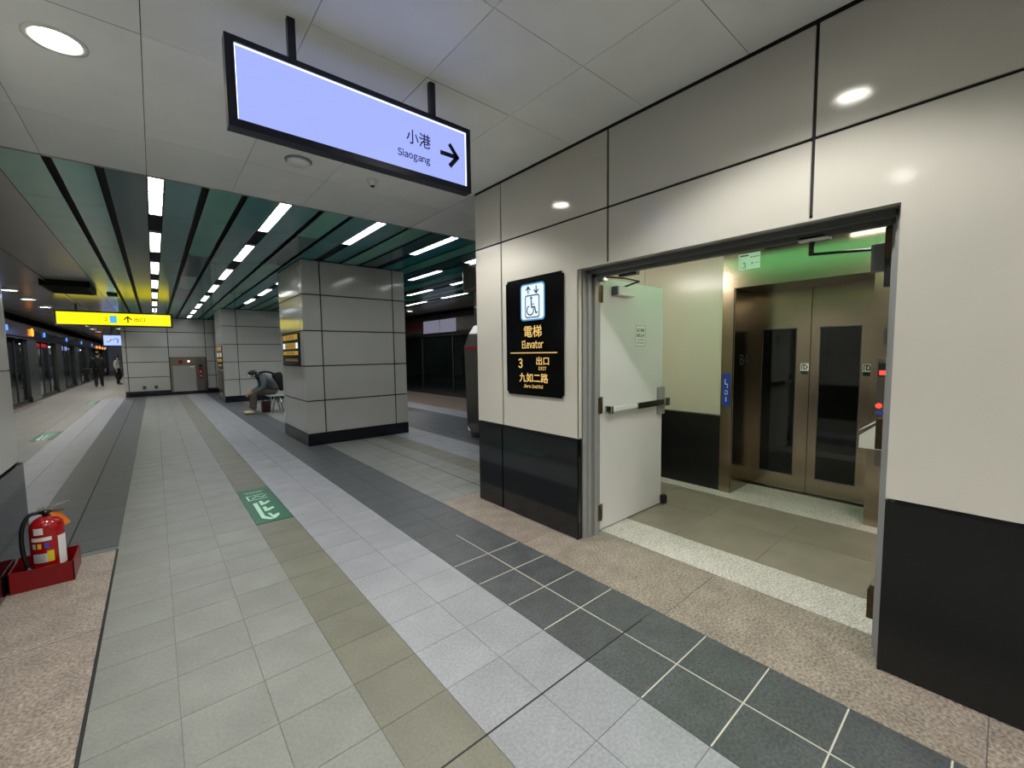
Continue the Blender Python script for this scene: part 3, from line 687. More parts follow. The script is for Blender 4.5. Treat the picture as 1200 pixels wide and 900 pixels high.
# ------------------------------------------------------------------ panelled pillars and far wall
JZ = [.2, .75, 1.33, 1.91, 2.5, 3.055]
def pillar(name, label, x0, x1, y0, y1, xs, ys, m=enamel_grey, skirt=.2, zs=JZ, skm=skirt_m):
    t = thing(name, label, 'pillar', ((x0+x1)/2, (y0+y1)/2, 0), kind='thing')
    obj('core', bx(x0+.014, x1-.014, y0+.014, y1-.014, 0, 3.125), gap_m, t)
    for z0, z1 in zip(zs, zs[1:]):
        for a, b in zip(xs, xs[1:]):
            for ya, yb in ((y0, y0+.012), (y1-.012, y1)):
                bm = bx(a+.010, b-.010, ya, yb, z0+.010, z1-.010); obj('wall_panel', bm, m, t)
        for a, b in zip(ys, ys[1:]):
            for xa, xb in ((x0, x0+.012), (x1-.012, x1)):
                bm = bx(xa, xb, a+.010, b-.010, z0+.010, z1-.010); obj('wall_panel', bm, m, t)
    obj('skirting', bx(x0-.004, x1+.004, y0-.004, y1+.004, 0, skirt-.003), skm, t)
    return t
pillar('pillar', 'grey panelled square pillar standing nearest in mid corridor, between walkway and benches', 1.87, 3.66, 7.42, 9.05, [1.87, 2.155, 3.42, 3.66], [7.42, 7.62, 8.85, 9.05])
pillar('pillar', 'second grey panelled pillar, behind the seated man', 1.7, 3.75, 16.5, 18.2, [1.7, 2.12, 3.45, 3.75], [16.5, 16.7, 18.0, 18.2])
# far wall block
fw = setting('wall_far')
obj('core', bx(-.91+.014, 2.2, 21.614, 26, 0, 3.125), gap_m, fw)
for z0, z1 in zip(JZ, JZ[1:]):
    for a, b in ((-.91, -.79), (-.79, .45), (.45, 1.65), (1.65, 1.95), (1.95, 2.2)):
        if a == .45 and z1 < 1.6: continue
        zz0 = 1.5 if a == .45 and z0 < 1.5 < z1 else z0
        obj('wall_panel', bx(a+.012, b-.012, 21.6, 21.612, zz0+.012, z1-.012), enamel_grey, fw)
    for a, b in ((21.61, 22.8), (22.8, 24), (24, 26)): obj('wall_panel', bx(-.91, -.898, a+.006, b-.006, z0+.006, z1-.006), enamel_grey, fw)
obj('skirting', bx(-.80, 2.2, 21.585, 21.61, 0, .15), skirt_m, fw)
for a, b in ((2.2, 3.4), (3.4, 5), (5, 6.6), (6.6, 8)):
    for z0, z1 in zip(JZ, JZ[1:]): obj('wall_panel', bx(a+.006, b-.006, 24.0, 24.012, z0+.006, z1-.006), enamel_grey, fw)
obj('core', bx(2.2, 8, 24.014, 24.3, 0, 3.125), gap_m, fw)
# hydrant cabinet
hc = thing('hydrant_cabinet', 'stainless steel hydrant cabinet with red lamp in the far wall', 'cabinet', (1.03, 21.58, .12))
bm = B(); box(bm, .47, .53, 21.55, 21.60, .12, 1.5); box(bm, 1.57, 1.63, 21.55, 21.60, .12, 1.5); box(bm, .53, 1.57, 21.55, 21.60, 1.45, 1.5); box(bm, .53, 1.57, 21.585, 21.60, .12, 1.45)
obj('body', bm, steel, hc)
obj('door', bx(.54, 1.27, 21.565, 21.583, .13, 1.17), steel_b, hc); obj('top_panel', bx(.54, 1.27, 21.565, 21.583, 1.19, 1.44), steel, hc); obj('side_panel', bx(1.285, 1.565, 21.565, 21.583, .13, 1.44), steel_d, hc)
bm = B(); cyl(bm, (.80, 21.565, 1.32), (.80, 21.54, 1.32), .075); obj('alarm_bell', bm, red_m, hc)
bm = B(); cyl(bm, (1.06, 21.565, 1.34), (1.06, 21.53, 1.34), .04); obj('alarm_lamp', bm, emit('alarm_lamp_lit', (255,190,180), 3), hc)
obj('handle', bx(1.1, 1.23, 21.55, 21.566, 1.10, 1.14), white_p, hc); obj('call_point', bx(1.38, 1.49, 21.55, 21.566, .62, 1.06), red_m, hc)
for z in (.7, .88): obj('button', bx(1.41, 1.46, 21.54, 21.551, z, z+.06), white_p, hc)
obj('hose_window', bx(1.38, 1.49, 21.552, 21.566, 1.08, 1.2), blackp, hc)
for k, x in enumerate((-.35, 0.0)):
    t = thing('wall_socket', 'small grey socket low on the far wall, %s one from the cabinet' % ('second' if k == 0 else 'first'), 'socket', (x, 21.6, .35))
    obj('plate', bx(x-.06, x+.06, 21.588, 21.6, .28, .42), grey_p, t); obj('insert', bx(x-.03, x+.03, 21.583, 21.588, .31, .39), gap_m, t)
# dark information signs on pillar flanks
def flank_sign(x, y0, y1, z0, z1, label):
    t = thing('pillar_sign', label, 'sign', (x, (y0+y1)/2, z0))
    obj('board', bx(x-.02, x-.001, y0, y1, z0, z1), sign_black, t)
    H_ = z1-z0; W_ = y1-y0
    for a, b in ((.80, .96), (.52, .70), (.32, .44)): obj('lit_row', bx(x-.022, x-.02, y0+.06*W_, y1-.05*W_, z0+a*H_, z0+b*H_), E_amber, t)
    obj('lit_square', bx(x-.023, x-.022, y1-.17*W_, y1-.05*W_, z0+.52*H_, z0+.70*H_), E_icon, t); obj('lit_square', bx(x-.023, x-.022, y0+.06*W_, y0+.16*W_, z0+.52*H_, z0+.70*H_), E_icon, t)
    bm = B()
    for j, (a, b) in enumerate(((.83, .93), (.55, .67), (.35, .41))):
        for i in range(5 if j < 2 else 8):
            n = 5 if j < 2 else 8
            c = y0+W_*(.26+.5*(i+.5)/n); box(bm, x-.0235, x-.022, c-.02, c+.012, z0+a*H_, z0+b*H_)
    obj('lettering', bm, ink, t)
    bm = B()
    for i in range(7): box(bm, x-.0215, x-.02, y0+W_*(.1+.11*i), y0+W_*(.17+.11*i), z0+.12*H_, z0+.2*H_)
    obj('lettering', bm, gold_ink, t)
flank_sign(1.87, 7.66, 8.83, 1.34, 1.89, 'black sign with amber rows on the side of the near pillar')
flank_sign(1.7, 16.6, 17.8, 1.1, 1.86, 'black sign with amber rows on the side of the second pillar')
t = thing('steel_cabinet', 'narrow stainless panel below the sign on the second pillar flank', 'cabinet', (1.69, 17.1, .2))
obj('body', bevbox(1.66, 1.697, 16.65, 17.8, .2, 1.05, .01), steel, t)

# left near pillar (cut by the frame)
lp = thing('pillar', 'grey pillar with polished black base behind the fire extinguisher', 'pillar', (-1.3, 3.2, 0), kind='thing')
obj('core', bx(-1.85, -.835, 1.3, 4.75, 0, 3.125), gap_m, lp)
for z0, z1 in ((.735, 1.42), (1.42, 2.0), (2.0, 2.52), (2.52, 3.055)):
    for a, b in ((1.3, 2.5), (2.5, 3.7), (3.7, 4.765)): obj('wall_panel', bx(-.83, -.818, a+.004, b-.003, z0+.004, z1-.004), enamel_grey, lp)
    obj('wall_panel', bx(-1.85, -.83, 4.755, 4.765, z0+.004, z1-.004), enamel_grey, lp)
for a, b in ((1.3, 3.0), (3.0, 4.785)): obj('base_panel', bx(-.83, -.80, a, b-.002, 0, .725), black_stone, lp)
obj('base_panel', bx(-1.85, -.83, 4.755, 4.784, 0, .725), black_stone, lp)

# ------------------------------------------------------------------ extinguisher and tray
tr = thing('extinguisher_tray', 'red metal tray on the floor against the black pillar base', 'tray', (-.63, 4.2, 0))
bm = B(); a = (-.79, -.495, 4.04, 4.36)
box(bm, a[0], a[1], a[2], a[3], .001, .008); box(bm, a[0], a[1], a[2], a[2]+.006, .008, .135); box(bm, a[0], a[1], a[3]-.006, a[3], .008, .135)
box(bm, a[0], a[0]+.006, a[2], a[3], .008, .135); box(bm, a[1]-.006, a[1], a[2], a[3], .008, .135)
obj('tray_body', bm, red_tray, tr)
ex = thing('fire_extinguisher', 'red fire extinguisher with stickers standing in the red tray', 'fire extinguisher', (-.62, 4.2, .008))
ecx, ecy = -.625, 4.2
bm = B(); lathe(bm, [(.075, .008), (.082, .02), (.084, .06), (.084, .36), (.078, .39), (.06, .415), (.035, .43), (.022, .435)], ecx, ecy, 40); obj('cylinder', bm, red_m, ex)
bm = B(); cyl(bm, (ecx, ecy, .435), (ecx, ecy, .475), .018); cyl(bm, (ecx-.03, ecy, .46), (ecx+.03, ecy, .46), .012); obj('valve', bm, blackp, ex)
bm = B(); L = [(-.03, .47), (.02, .475), (.11, .50), (.112, .508), (.02, .492), (-.035, .485)]
prism(bm, L, -.011, .011); xf(bm, Matrix(((1,0,0,ecx),(0,0,-1,ecy),(0,1,0,.005),(0,0,0,1)))); bmesh.ops.recalc_face_normals(bm, faces=bm.faces)
obj('upper_lever', bm, steel_b, ex)
bm = B(); L = [(-.02, .455), (.02, .455), (.09, .452), (.09, .444), (.02, .445), (-.02, .445)]
prism(bm, L, -.01, .01); xf(bm, Matrix(((1,0,0,ecx),(0,0,-1,ecy),(0,1,0,.01),(0,0,0,1)))); bmesh.ops.recalc_face_normals(bm, faces=bm.faces)
obj('carry_handle', bm, steel_d, ex)
bm = B(); tube(bm, smooth_path([(ecx-.03, ecy-.005, .465), (ecx-.075, ecy-.02, .455), (ecx-.105, ecy-.04, .38), (ecx-.11, ecy-.05, .25), (ecx-.095, ecy-.055, .12), (ecx-.09, ecy-.055, .06)]), .012); obj('hose', bm, blackp, ex)
bm = B(); cyl(bm, (ecx-.09, ecy-.055, .12), (ecx-.088, ecy-.055, .03), .014, .02); obj('nozzle', bm, blackp, ex)
def curved(a0, a1, z0, z1, r=.0853, n=8):
    bm = B(); prev = None
    for i in range(n+1):
        th = math.radians(a0+(a1-a0)*i/n); p = [bm.verts.new((ecx+r*math.cos(th), ecy+r*math.sin(th), z)) for z in (z0, z1)]
        if prev: bm.faces.new((prev[0], p[0], p[1], prev[1]))
        prev = p
    return bm
# camera sees the side facing roughly -y/+x : angles -120..-30
for nm, a0, a1, z0, z1, m in (('sticker', -128, -95, .33, .375, paper), ('sticker', -140, -70, .285, .31, paper), ('sticker', -138, -75, .14, .20, mat('sticker_pale', (205,205,215), .5)), ('sticker', -88, -66, .14, .215, mat('sticker_yellow', (232,206,40), .5)), ('sticker', -50, -10, .10, .30, paper)):
    obj(nm, curved(a0, a1, z0, z1), m, ex)
for a0, m in ((-132, mat('dot_white', (225,190,190), .5)), (-112, mat('dot_yellow', (232,200,50), .5)), (-88, mat('dot_blue', (60,80,190), .5))): obj('sticker', curved(a0-6, a0+8, .235, .27), m, ex)
bm = B()
for i in range(5): 
    b2 = curved(-134+0*i, -94, .148+.01*i, .151+.01*i, .0856); me_ = bpy.data.meshes.new('tmp'); b2.to_mesh(me_); bm.from_mesh(me_); b2.free(); bpy.data.meshes.remove(me_)
obj('lettering', bm, grey_p, ex)
bm = B(); prism(bm, [(.0, 0), (.05, .0), (.10, -.10), (.045, -.12)], 0, .0015); xf(bm, Matrix.Translation((ecx+.02, ecy-.02, .455)) @ Matrix.Rotation(math.radians(35), 4, 'Z') @ Matrix.Rotation(math.radians(80), 4, 'X'))
obj('inspection_tag', bm, orange_m, ex)

# ------------------------------------------------------------------ yellow hanging sign, vents, screen
ys_ = thing('yellow_exit_sign', 'long yellow backlit hanging sign over the far end of the walkway', 'sign', (-.75, 17, 2.5))
yx0, yx1, yz0, yz1 = -1.99, .46, 2.47, 2.81
obj('housing', bx(yx0-.04, yx1+.04, 17.0, 17.2, yz0-.04, yz1+.04), blackp, ys_)
obj('lit_face', bx(yx0, yx1, 16.99, 17.0, yz0, yz1), E_yellow, ys_)
bm = B(); c = -.60
obj('icon', bx(-.92, -.77, 16.985, 16.99, 2.53, 2.74), E_cyan, ys_)
bm = B(); stroke(bm, [(0, -.08), (0, .07)], .03, 0, .002); stroke(bm, [(-.08, 0), (0, .085), (.08, 0)], .03, 0, .002); obj('arrow', at(bm, FACE_NY, (-.53, 16.99, 2.64)), ink, ys_)
obj('lettering', at(text_bm('出口', .24, .11, .002), FACE_NY, (-.27, 16.99, 2.645)), ink, ys_)
obj('lettering', at(letters('2', .06, .1, .002, 0), FACE_NY, (-1.0, 16.99, 2.64)), ink, ys_)
for x in (-1.6, .1): obj('hanger_rod', bx(x-.025, x+.025, 17.08, 17.13, 2.85, CEIL), steel_d, ys_)
def vent(x0, x1, y0, y1, label, drop):
    t = thing('ceiling_vent', label, 'ceiling vent', ((x0+x1)/2, (y0+y1)/2, CEIL))
    bm = B(); box(bm, x0, x1, y0, y0+.04, CEIL-drop, CEIL); box(bm, x0, x1, y1-.04, y1, CEIL-drop, CEIL); box(bm, x0, x0+.04, y0, y1, CEIL-drop, CEIL); box(bm, x1-.04, x1, y0, y1, CEIL-drop, CEIL)
    box(bm, x0, x1, y0, y1, CEIL-.01, CEIL-.002); obj('housing', bm, black_m, t)
    bm = B()
    n = 8
    for i in range(n): box(bm, x0+.05, x1-.05, y0+.06+(y1-y0-.12)*i/n, y0+.08+(y1-y0-.12)*i/n, CEIL-drop+.01, CEIL-.03)
    obj('louvres', bm, gap_m, t)
vent(-1.62, -.92, 12.2, 13.6, 'black louvred box on the ceiling left of the walkway', .12)
vent(-.78, -.6, 14.0, 14.5, 'tiny black ceiling grille right of the louvred box', .03)
tv = thing('hanging_screen', 'lit blue white screen hanging over the far platform', 'screen', (-1.43, 27, 2.06))
tx = (-1.73, -1.13)
obj('housing', bx(tx[0]-.05, tx[1]+.05, 27.0, 27.12, 2.06, 2.60), blackp, tv); obj('screen', bx(tx[0], tx[1], 26.99, 27.0, 2.10, 2.56), E_tv, tv)
bm = B(); stroke(bm, [(-.2, -.08), (-.08, -.04), (-.05, .04), (.05, .03), (.1, .08)], .025, 0, .002); stroke(bm, [(.14, .1), (.2, .0), (.16, -.12)], .03, 0, .002); obj('map_lines', at(bm, FACE_NY, (-1.43, 26.99, 2.33)), navy_ink, tv)
obj('bracket', bx(-1.48, -1.38, 27.03, 27.09, 2.60, CEIL), steel_d, tv)

# ------------------------------------------------------------------ platform screen doors (left)
XP = -3.35
psd_post = mat('screen_door_post', (66,71,69), .3, metal=.3)
mat_psd = mat('screen_header_steel', (120,122,122), .2, metal=1, var=.25, scale=3)
def screen_unit():
    t = thing('platform_screen_door', 'x', 'screen door', (XP, 0, 0), 'platform screen doors on the left')
    L_ = 5.6
    bm = B(); prism(bm, [(0, 2.22), (.07, 2.26), (.09, 2.5), (.02, 2.72), (-.25, 2.72), (-.25, 2.22)], 0, L_); xf(bm, Matrix(((1,0,0,0),(0,0,1,0),(0,1,0,0),(0,0,0,1)))); bmesh.ops.recalc_face_normals(bm, faces=bm.faces)
    obj('header', bm, mat_psd, t, local=True)
    obj('header_edge', bx(-.02, .075, 0, L_, 2.185, 2.222), blackp, t, local=True)
    bm = B(); box(bm, -.12, .04, 0, 1.6, 0, 2.2); box(bm, -.13, .06, 0, 1.6, 0, .18); obj('post', bm, psd_post, t, local=True)
    for a, b in ((1.62, 2.93), (2.95, 4.26), (4.28, 5.58)):
        p = obj('glass_pane', bx(-.06, -.05, a+.03, b-.03, .1, 2.18), psd_glass, t, local=True)
        bm = B(); box(bm, -.07, -.035, a, a+.035, .02, 2.2); box(bm, -.07, -.035, b-.035, b, .02, 2.2); box(bm, -.07, -.035, a, b, .02, .12); f = obj('pane_frame', bm, gap_m, t, local=True)
    bm = B(); cyl(bm, (.085, 2.8, 2.45), (.11, 2.8, 2.45), .09); obj('indicator_lamp', bm, E_blue, t, local=True)
    obj('sill', bx(-.2, .1, 0, L_, 0, .02), steel_d, t, local=True)
    return t
SU = screen_unit()
wordsn = ['first', 'second', 'third', 'fourth', 'fifth', 'sixth', 'seventh', 'eighth']
for k in range(8):
    o = SU if k == 0 else copy_tree(SU)
    o.location = (XP, 10.7+5.6*k, 0)
    o['label'] = 'glazed platform screen door with steel header, %s beyond the near pillar' % wordsn[k]
t = thing('orange_lamp', 'orange lamp glowing on the screen door header near the left pillar', 'lamp', (XP+.1, 22.4, 2.45))
bm = B(); cyl(bm, (XP+.094, 22.4, 2.45), (XP+.13, 22.4, 2.45), .14); obj('lens', bm, E_orange, t)
for k, y in enumerate((44.6, 46.8, 49, 51.2)):
    t = thing('orange_lamp', 'tiny orange lamp at the far end of the header, %s of the row' % wordsn[k], 'lamp', (XP+.1, y, 2.35)); bm = B(); cyl(bm, (XP+.094, y, 2.35), (XP+.13, y, 2.35), .1); obj('lens', bm, E_orange, t)
t = thing('train_led_display', 'red dot matrix text display seen behind the screen door glass', 'display', (XP-.4, 25.5, 2.08))
obj('housing', bx(XP-.20, XP-.12, 23.8, 26.8, 1.92, 2.16), blackp, t)
bm = B()
for i in range(16): box(bm, XP-.119, XP-.116, 23.9+.18*i, 23.9+.18*i+.04+.1*random.random(), 1.97+.05*(i % 2), 2.12)
obj('lettering', bm, emit('led_red', (230,30,50), 2.0), t)
for k, (y0, y1) in enumerate(((29.4, 32.2), (35.0, 37.2))):
    t = thing('lit_panel', 'pale lit panel behind the glass, %s after the red display' % wordsn[k], 'display', (XP-.4, y0, 1.95)); obj('housing', bx(XP-.20, XP-.13, y0, y1, 1.9, 2.18), blackp, t); obj('lit_face', bx(XP-.13, XP-.12, y0+.05, y1-.05, 1.92, 2.14), E_tv, t)
# metro train behind the glass
tn = thing('metro_train', 'dim metro train standing behind the platform screen doors', 'train', (-5, 30, 0))
obj('train_floor', bx(-6.2, -3.75, 8, 62, -.1, .02), T['mid'], tn); obj('train_roof', bx(-6.2, -3.75, 8, 62, 2.3, 2.5), grey_p, tn)
obj('far_side', bx(-6.25, -6.15, 8, 62, 0, 2.5), mat('train_wall', (120,125,125), .4), tn)
bm = B()
for i in range(14): box(bm, -6.14, -6.13, 9+3.8*i, 11.4+3.8*i, .95, 1.85)
obj('far_windows', bm, lift_glass, tn)
bm = B(); box(bm, -3.85, -3.75, 8, 62, 2.1, 2.5)
for i in range(20): box(bm, -3.85, -3.76, 8.3+2.8*i, 9.6+2.8*i, 0, 2.1)
obj('near_side', bm, mat('train_side', (90,96,98), .35, metal=.5), tn)
bm = B(); box(bm, -5.2, -5.1, 9, 60, 2.28, 2.3); obj('roof_light', bm, E_cool, tn)
bm = B()
for i in range(22): cyl(bm, (-4.6, 9+2.3*i, .02), (-4.6, 9+2.3*i, 2.3), .02, n=8)
obj('grab_poles', bm, steel_b, tn)
struct('wall_track', bx(-6.6, -6.4, -4, 70, -.1, 3.2), black_m)

# ------------------------------------------------------------------ right hand platform
struct('wall_track_right', bx(9.6, 9.8, 3, 30, 0, 3.2), mat('tunnel_wall', (28,30,31), .5, var=.3, scale=1))
rt = thing('platform_barrier', 'dark glazed barrier with steel header along the far right track', 'screen door', (7.95, 14, 0))
bm = B(); prism(bm, [(8.3, 2.2), (7.95, 2.2), (7.86, 2.3), (7.9, 2.75), (8.05, 2.95), (8.3, 2.95)], 5, 21); xf(bm, Matrix(((1,0,0,0),(0,0,1,0),(0,1,0,0),(0,0,0,1)))); bmesh.ops.recalc_face_normals(bm, faces=bm.faces)
obj('header', bm, mat('header_dull', (92,88,84), .35, metal=.6, var=.1), rt)
obj('header_edge', bx(7.94, 8.0, 5, 21, 2.15, 2.2), blackp, rt)
for i in range(7):
    y = 6.0+2.2*i
    obj('glass_pane', bx(8.0, 8.01, y+.03, y+2.17, .12, 2.15), psd_glass, rt); obj('mullion', bx(7.98, 8.03, y-.03, y+.03, .05, 2.15), gap_m, rt)
obj('bottom_rail', bx(7.95, 8.05, 5, 21, 0, .12), gap_m, rt)
obj('red_stripe', bx(7.868, 7.874, 14.6, 21, 2.5, 2.66), mat('dull_red', (120,24,30), .4), rt)
rs = thing('route_map_panel', 'pale rectangular panel on the header above the dark far right barrier', 'sign', (7.85, 13.2, 2.5))
obj('panel', bx(7.845, 7.858, 12.15, 14.4, 2.27, 2.72), E_pale, rs)
obj('division', bx(7.842, 7.846, 13.2, 13.23, 2.27, 2.72), grey_p, rs)
# stainless portal block behind the wall end
cb = thing('steel_clad_column', 'tall stainless clad column with box top just beyond the wall end', 'column', (4.9, 5.6, 0), kind='thing')
obj('top_box', bevbox(4.22, 5.6, 4.9, 6.3, 2.6, 3.045, .03), steel_d, cb)
bm = B(); prism(bm, [(4.36, 0), (4.24, .12), (4.20, 1.62), (4.30, 1.85), (4.42, 2.0), (4.44, 2.6), (5.6, 2.6), (5.6, 0)], -6.25, -4.95); xf(bm, Matrix(((1,0,0,0),(0,0,-1,0),(0,1,0,0),(0,0,0,1)))); bmesh.ops.recalc_face_normals(bm, faces=bm.faces)
obj('body', bm, steel_d, cb)
obj('red_stripe', bx(4.196, 4.203, 4.95, 6.25, 1.58, 1.62), mat('stripe_red', (190,30,45), .4), cb)
obj('pale_edge', bx(4.425, 4.436, 4.95, 6.25, 2.32, 2.34), paper, cb)
bm = B(); tube(bm, [(4.20, 6.2, .22), (4.24, 6.1, .02)], .012); obj('kick_rail', bm, steel_b, cb)

# ------------------------------------------------------------------ bench
bn = thing('platform_bench', 'pale metal bench under the seated man, beside near pillar', 'bench', (3.2, 12.9, 0))
bm = bevbox(2.25, 4.6, 12.62, 13.12, .43, .47, .012); obj('seat', bm, mat('bench_pale', (196,214,208), .3), bn)
for i in range(4):
    bm = B(); x = 2.4+.62*i
    bm.free()
    for p, q in (((x, 12.68, .43), (x-.06, 12.66, 0)), ((x, 13.06, .43), (x-.06, 13.08, 0)), ((x+.12, 12.68, .43), (x+.2, 12.66, 0)), ((x+.12, 13.06, .43), (x+.2, 13.08, 0))):
        bm = B(); tube(bm, [p, q], .02, 8); obj('leg', bm, steel_b, bn)

# ------------------------------------------------------------------ people
def skin_obj(name, joints, bones, m, parent, sub=1):
    """joints: {key:(x,y,z,r)}; grows one smooth surface over connected bones; first joint is the root"""
    keys = list(joints); l = WL[parent.name]
    me = bpy.data.meshes.new(name)
    me.from_pydata([Vector(joints[k][:3])-l for k in keys], [(keys.index(a), keys.index(b)) for a, b in bones], [])
    o = bpy.data.objects.new(name, me); C.objects.link(o); o.parent = parent; WL[o.name] = l.copy()
    s = o.modifiers.new('skin', 'SKIN'); s.use_smooth_shade = True
    for i, k in enumerate(keys):
        r = joints[k][3]; sv = me.skin_vertices[0].data[i]; sv.radius = (r, r) if not isinstance(r, tuple) else r; sv.use_root = i == 0
    u = o.modifiers.new('sub', 'SUBSURF'); u.levels = sub; u.render_levels = sub+1
    me.materials.append(m); return o
def chain(*k): return list(zip(k, k[1:]))
def ell(bm, c, r, n=16, m_=10, rot=None):
    g = bmesh.ops.create_uvsphere(bm, u_segments=n, v_segments=m_, radius=1)
    mt = Matrix.Translation(c) @ (rot or Matrix.Identity(4)) @ Matrix.Diagonal((r[0], r[1], r[2], 1))
    bmesh.ops.transform(bm, matrix=mt, verts=g['verts'])
    for v in g['verts']:
        for f in v.link_faces: f.smooth = True
    return g['verts']
skin_t = mat('skin', (188,142,116), .5); hair_m = mat('hair_black', (16,14,14), .5); hoodie = mat('jacket_grey', (88,100,104), .8, bump=.2, bscale=15)
khaki = mat('trousers_khaki', (86,80,68), .85, bump=.2, bscale=12); shoe_m = mat('shoe_cream', (200,190,165), .6); mask_m = mat('mask_pale_blue', (178,206,212), .6)
cloth_black = mat('cloth_black', (18,19,22), .8); cloth_white = mat('cloth_white', (188,186,182), .8)
man = thing('person', 'person in grey jacket, khaki trousers and mask sitting bent forward on the bench', 'person', (2.3, 12.85, 0))
Y0 = 12.85
body = {'pelvis': (2.42, Y0, .60, .09), 'belly': (2.38, Y0, .74, .095), 'chest': (2.25, Y0, .90, .12), 'neck0': (2.10, Y0, 1.0, .06), 'neck': (2.03, Y0, 1.01, .05), 'head': (1.95, Y0, 1.03, .085), 'face': (1.885, Y0, .985, .07)}
bones = chain('pelvis', 'belly', 'chest', 'neck0', 'neck', 'head', 'face')
for s, t_ in ((-1, 'r'), (1, 'l')):
    body.update({'sh'+t_: (2.14, Y0+s*.19, .95, .055), 'el'+t_: (2.16, Y0+s*.25, .68, .043), 'wr'+t_: (1.92, Y0+s*.13, .56, .028), 'pa'+t_: (1.85, Y0+s*.10, .535, .035),
                 'hip'+t_: (2.38, Y0+s*.09, .575, .075), 'kn'+t_: (1.93, Y0+s*.15, .53, .062), 'an'+t_: (1.90, Y0+s*.15, .10, .04), 'to'+t_: (1.78, Y0+s*.16, .04, .028)})
    bones += chain('chest', 'sh'+t_, 'el'+t_, 'wr'+t_, 'pa'+t_)+chain('pelvis', 'hip'+t_, 'kn'+t_, 'an'+t_, 'to'+t_)
    for f in range(4):
        a = 'f%d%s' % (f, t_); b_ = 'g%d%s' % (f, t_)
        yy = Y0+s*(.10+.024*(f-1.5)); body[a] = (1.80, yy, .51, .0095); body[b_] = (1.785, yy, .46-.008*abs(f-1.4), .008); bones += chain('pa'+t_, a, b_)
    body['th'+t_] = (1.835, Y0+s*.045, .515, .010); body['tj'+t_] = (1.81, Y0+s*.03, .48, .009); bones += chain('pa'+t_, 'th'+t_, 'tj'+t_)
skin_obj('body', body, bones, skin_t, man)
jk = {'pelvis': (2.45, Y0, .58, (.155, .17)), 'belly': (2.40, Y0, .74, (.15, .165)), 'chest': (2.27, Y0, .90, (.16, .18)), 'neck0': (2.11, Y0, 1.0, .085), 'collar': (2.06, Y0, 1.01, .075)}
jb = chain('pelvis', 'belly', 'chest', 'neck0', 'collar')
for s, t_ in ((-1, 'r'), (1, 'l')):
    jk.update({'sh'+t_: (2.14, Y0+s*.19, .95, .082), 'el'+t_: (2.16, Y0+s*.25, .68, .064), 'wr'+t_: (1.93, Y0+s*.14, .565, .045)}); jb += chain('chest', 'sh'+t_, 'el'+t_, 'wr'+t_)
skin_obj('jacket', jk, jb, hoodie, man)
tj = {'pelvis': (2.45, Y0, .57, (.14, .15)), 'waist': (2.46, Y0, .68, .13)}; tb = [('pelvis', 'waist')]
for s, t_ in ((-1, 'r'), (1, 'l')):
    tj.update({'hip'+t_: (2.40, Y0+s*.10, .575, .105), 'mid'+t_: (2.16, Y0+s*.13, .565, .095), 'kn'+t_: (1.93, Y0+s*.15, .535, .082), 'sh'+t_: (1.93, Y0+s*.15, .32, .072), 'an'+t_: (1.91, Y0+s*.15, .08, .064)}); tb += chain('pelvis', 'hip'+t_, 'mid'+t_, 'kn'+t_, 'sh'+t_, 'an'+t_)
skin_obj('trousers', tj, tb, khaki, man)
for s in (-1, 1):
    skin_obj('shoe', {'h': (1.93, Y0+s*.15, .048, .046), 'm': (1.83, Y0+s*.155, .042, .045), 't': (1.70, Y0+s*.16, .034, .034)}, [('h', 'm'), ('m', 't')], shoe_m, man)
bm = B(); ell(bm, (1.96, Y0, 1.065), (.105, .09, .085)); ell(bm, (2.0, Y0, 1.03), (.07, .085, .08)); ell(bm, (1.895, Y0, 1.075), (.06, .075, .045)); obj('hair', bm, hair_m, man)
bm = B(); ell(bm, (1.868, Y0, .965), (.045, .062, .052), rot=Matrix.Rotation(.5, 4, 'Y')); obj('face_mask', bm, mask_m, man)
bm = B()
for s in (-1, 1): ell(bm, (1.975, Y0+s*.088, 1.0), (.02, .012, .03), 10, 6)
ell(bm, (1.825, Y0, 1.0), (.016, .014, .02), 8, 6); obj('ears_and_nose', bm, skin_t, man)
bm = B()
for s in (-1, 1): ell(bm, (1.828, Y0+s*.032, 1.022), (.008, .012, .006), 8, 6)
obj('eyes', bm, ink, man)
bag = thing('backpack', 'black backpack on the back of the seated person', 'backpack', (2.55, Y0, .62))
bm = bevbox(-.10, .12, -.16, .16, -.24, .26, .07, 4); xf(bm, Matrix.Translation((2.58, Y0, .80)) @ Matrix.Rotation(math.radians(-22), 4, 'Y'))
for f in bm.faces: f.smooth = True
obj('main_compartment', bm, cloth_black, bag)
bm = bevbox(0, .07, -.12, .12, -.2, .02, .03, 3); xf(bm, Matrix.Translation((2.70, Y0, .79)) @ Matrix.Rotation(math.radians(-22), 4, 'Y')); obj('front_pocket', bm, cloth_black, bag)
for s in (-1, 1):
    bm = B(); tube(bm, smooth_path([(2.44, Y0+s*.11, 1.03), (2.28, Y0+s*.13, 1.09), (2.12, Y0+s*.14, 1.06), (2.05, Y0+s*.145, .97), (2.12, Y0+s*.17, .84), (2.32, Y0+s*.19, .66), (2.47, Y0+s*.15, .62)]), .022, 8); obj('strap', bm, cloth_black, bag)
bg = thing('dark_red_bag', 'small dark red bag on the floor below the bench front', 'bag', (2.22, 12.9, 0))
obj('bag_body', bevbox(2.12, 2.32, 12.78, 12.98, .005, .30, .03, 3), mat('maroon', (58,24,26), .7), bg)
bm = B(); tube(bm, smooth_path([(2.16, 12.88, .29), (2.18, 12.88, .38), (2.26, 12.88, .38), (2.28, 12.88, .29)]), .01, 8); obj('bag_handle', bm, cloth_black, bg)

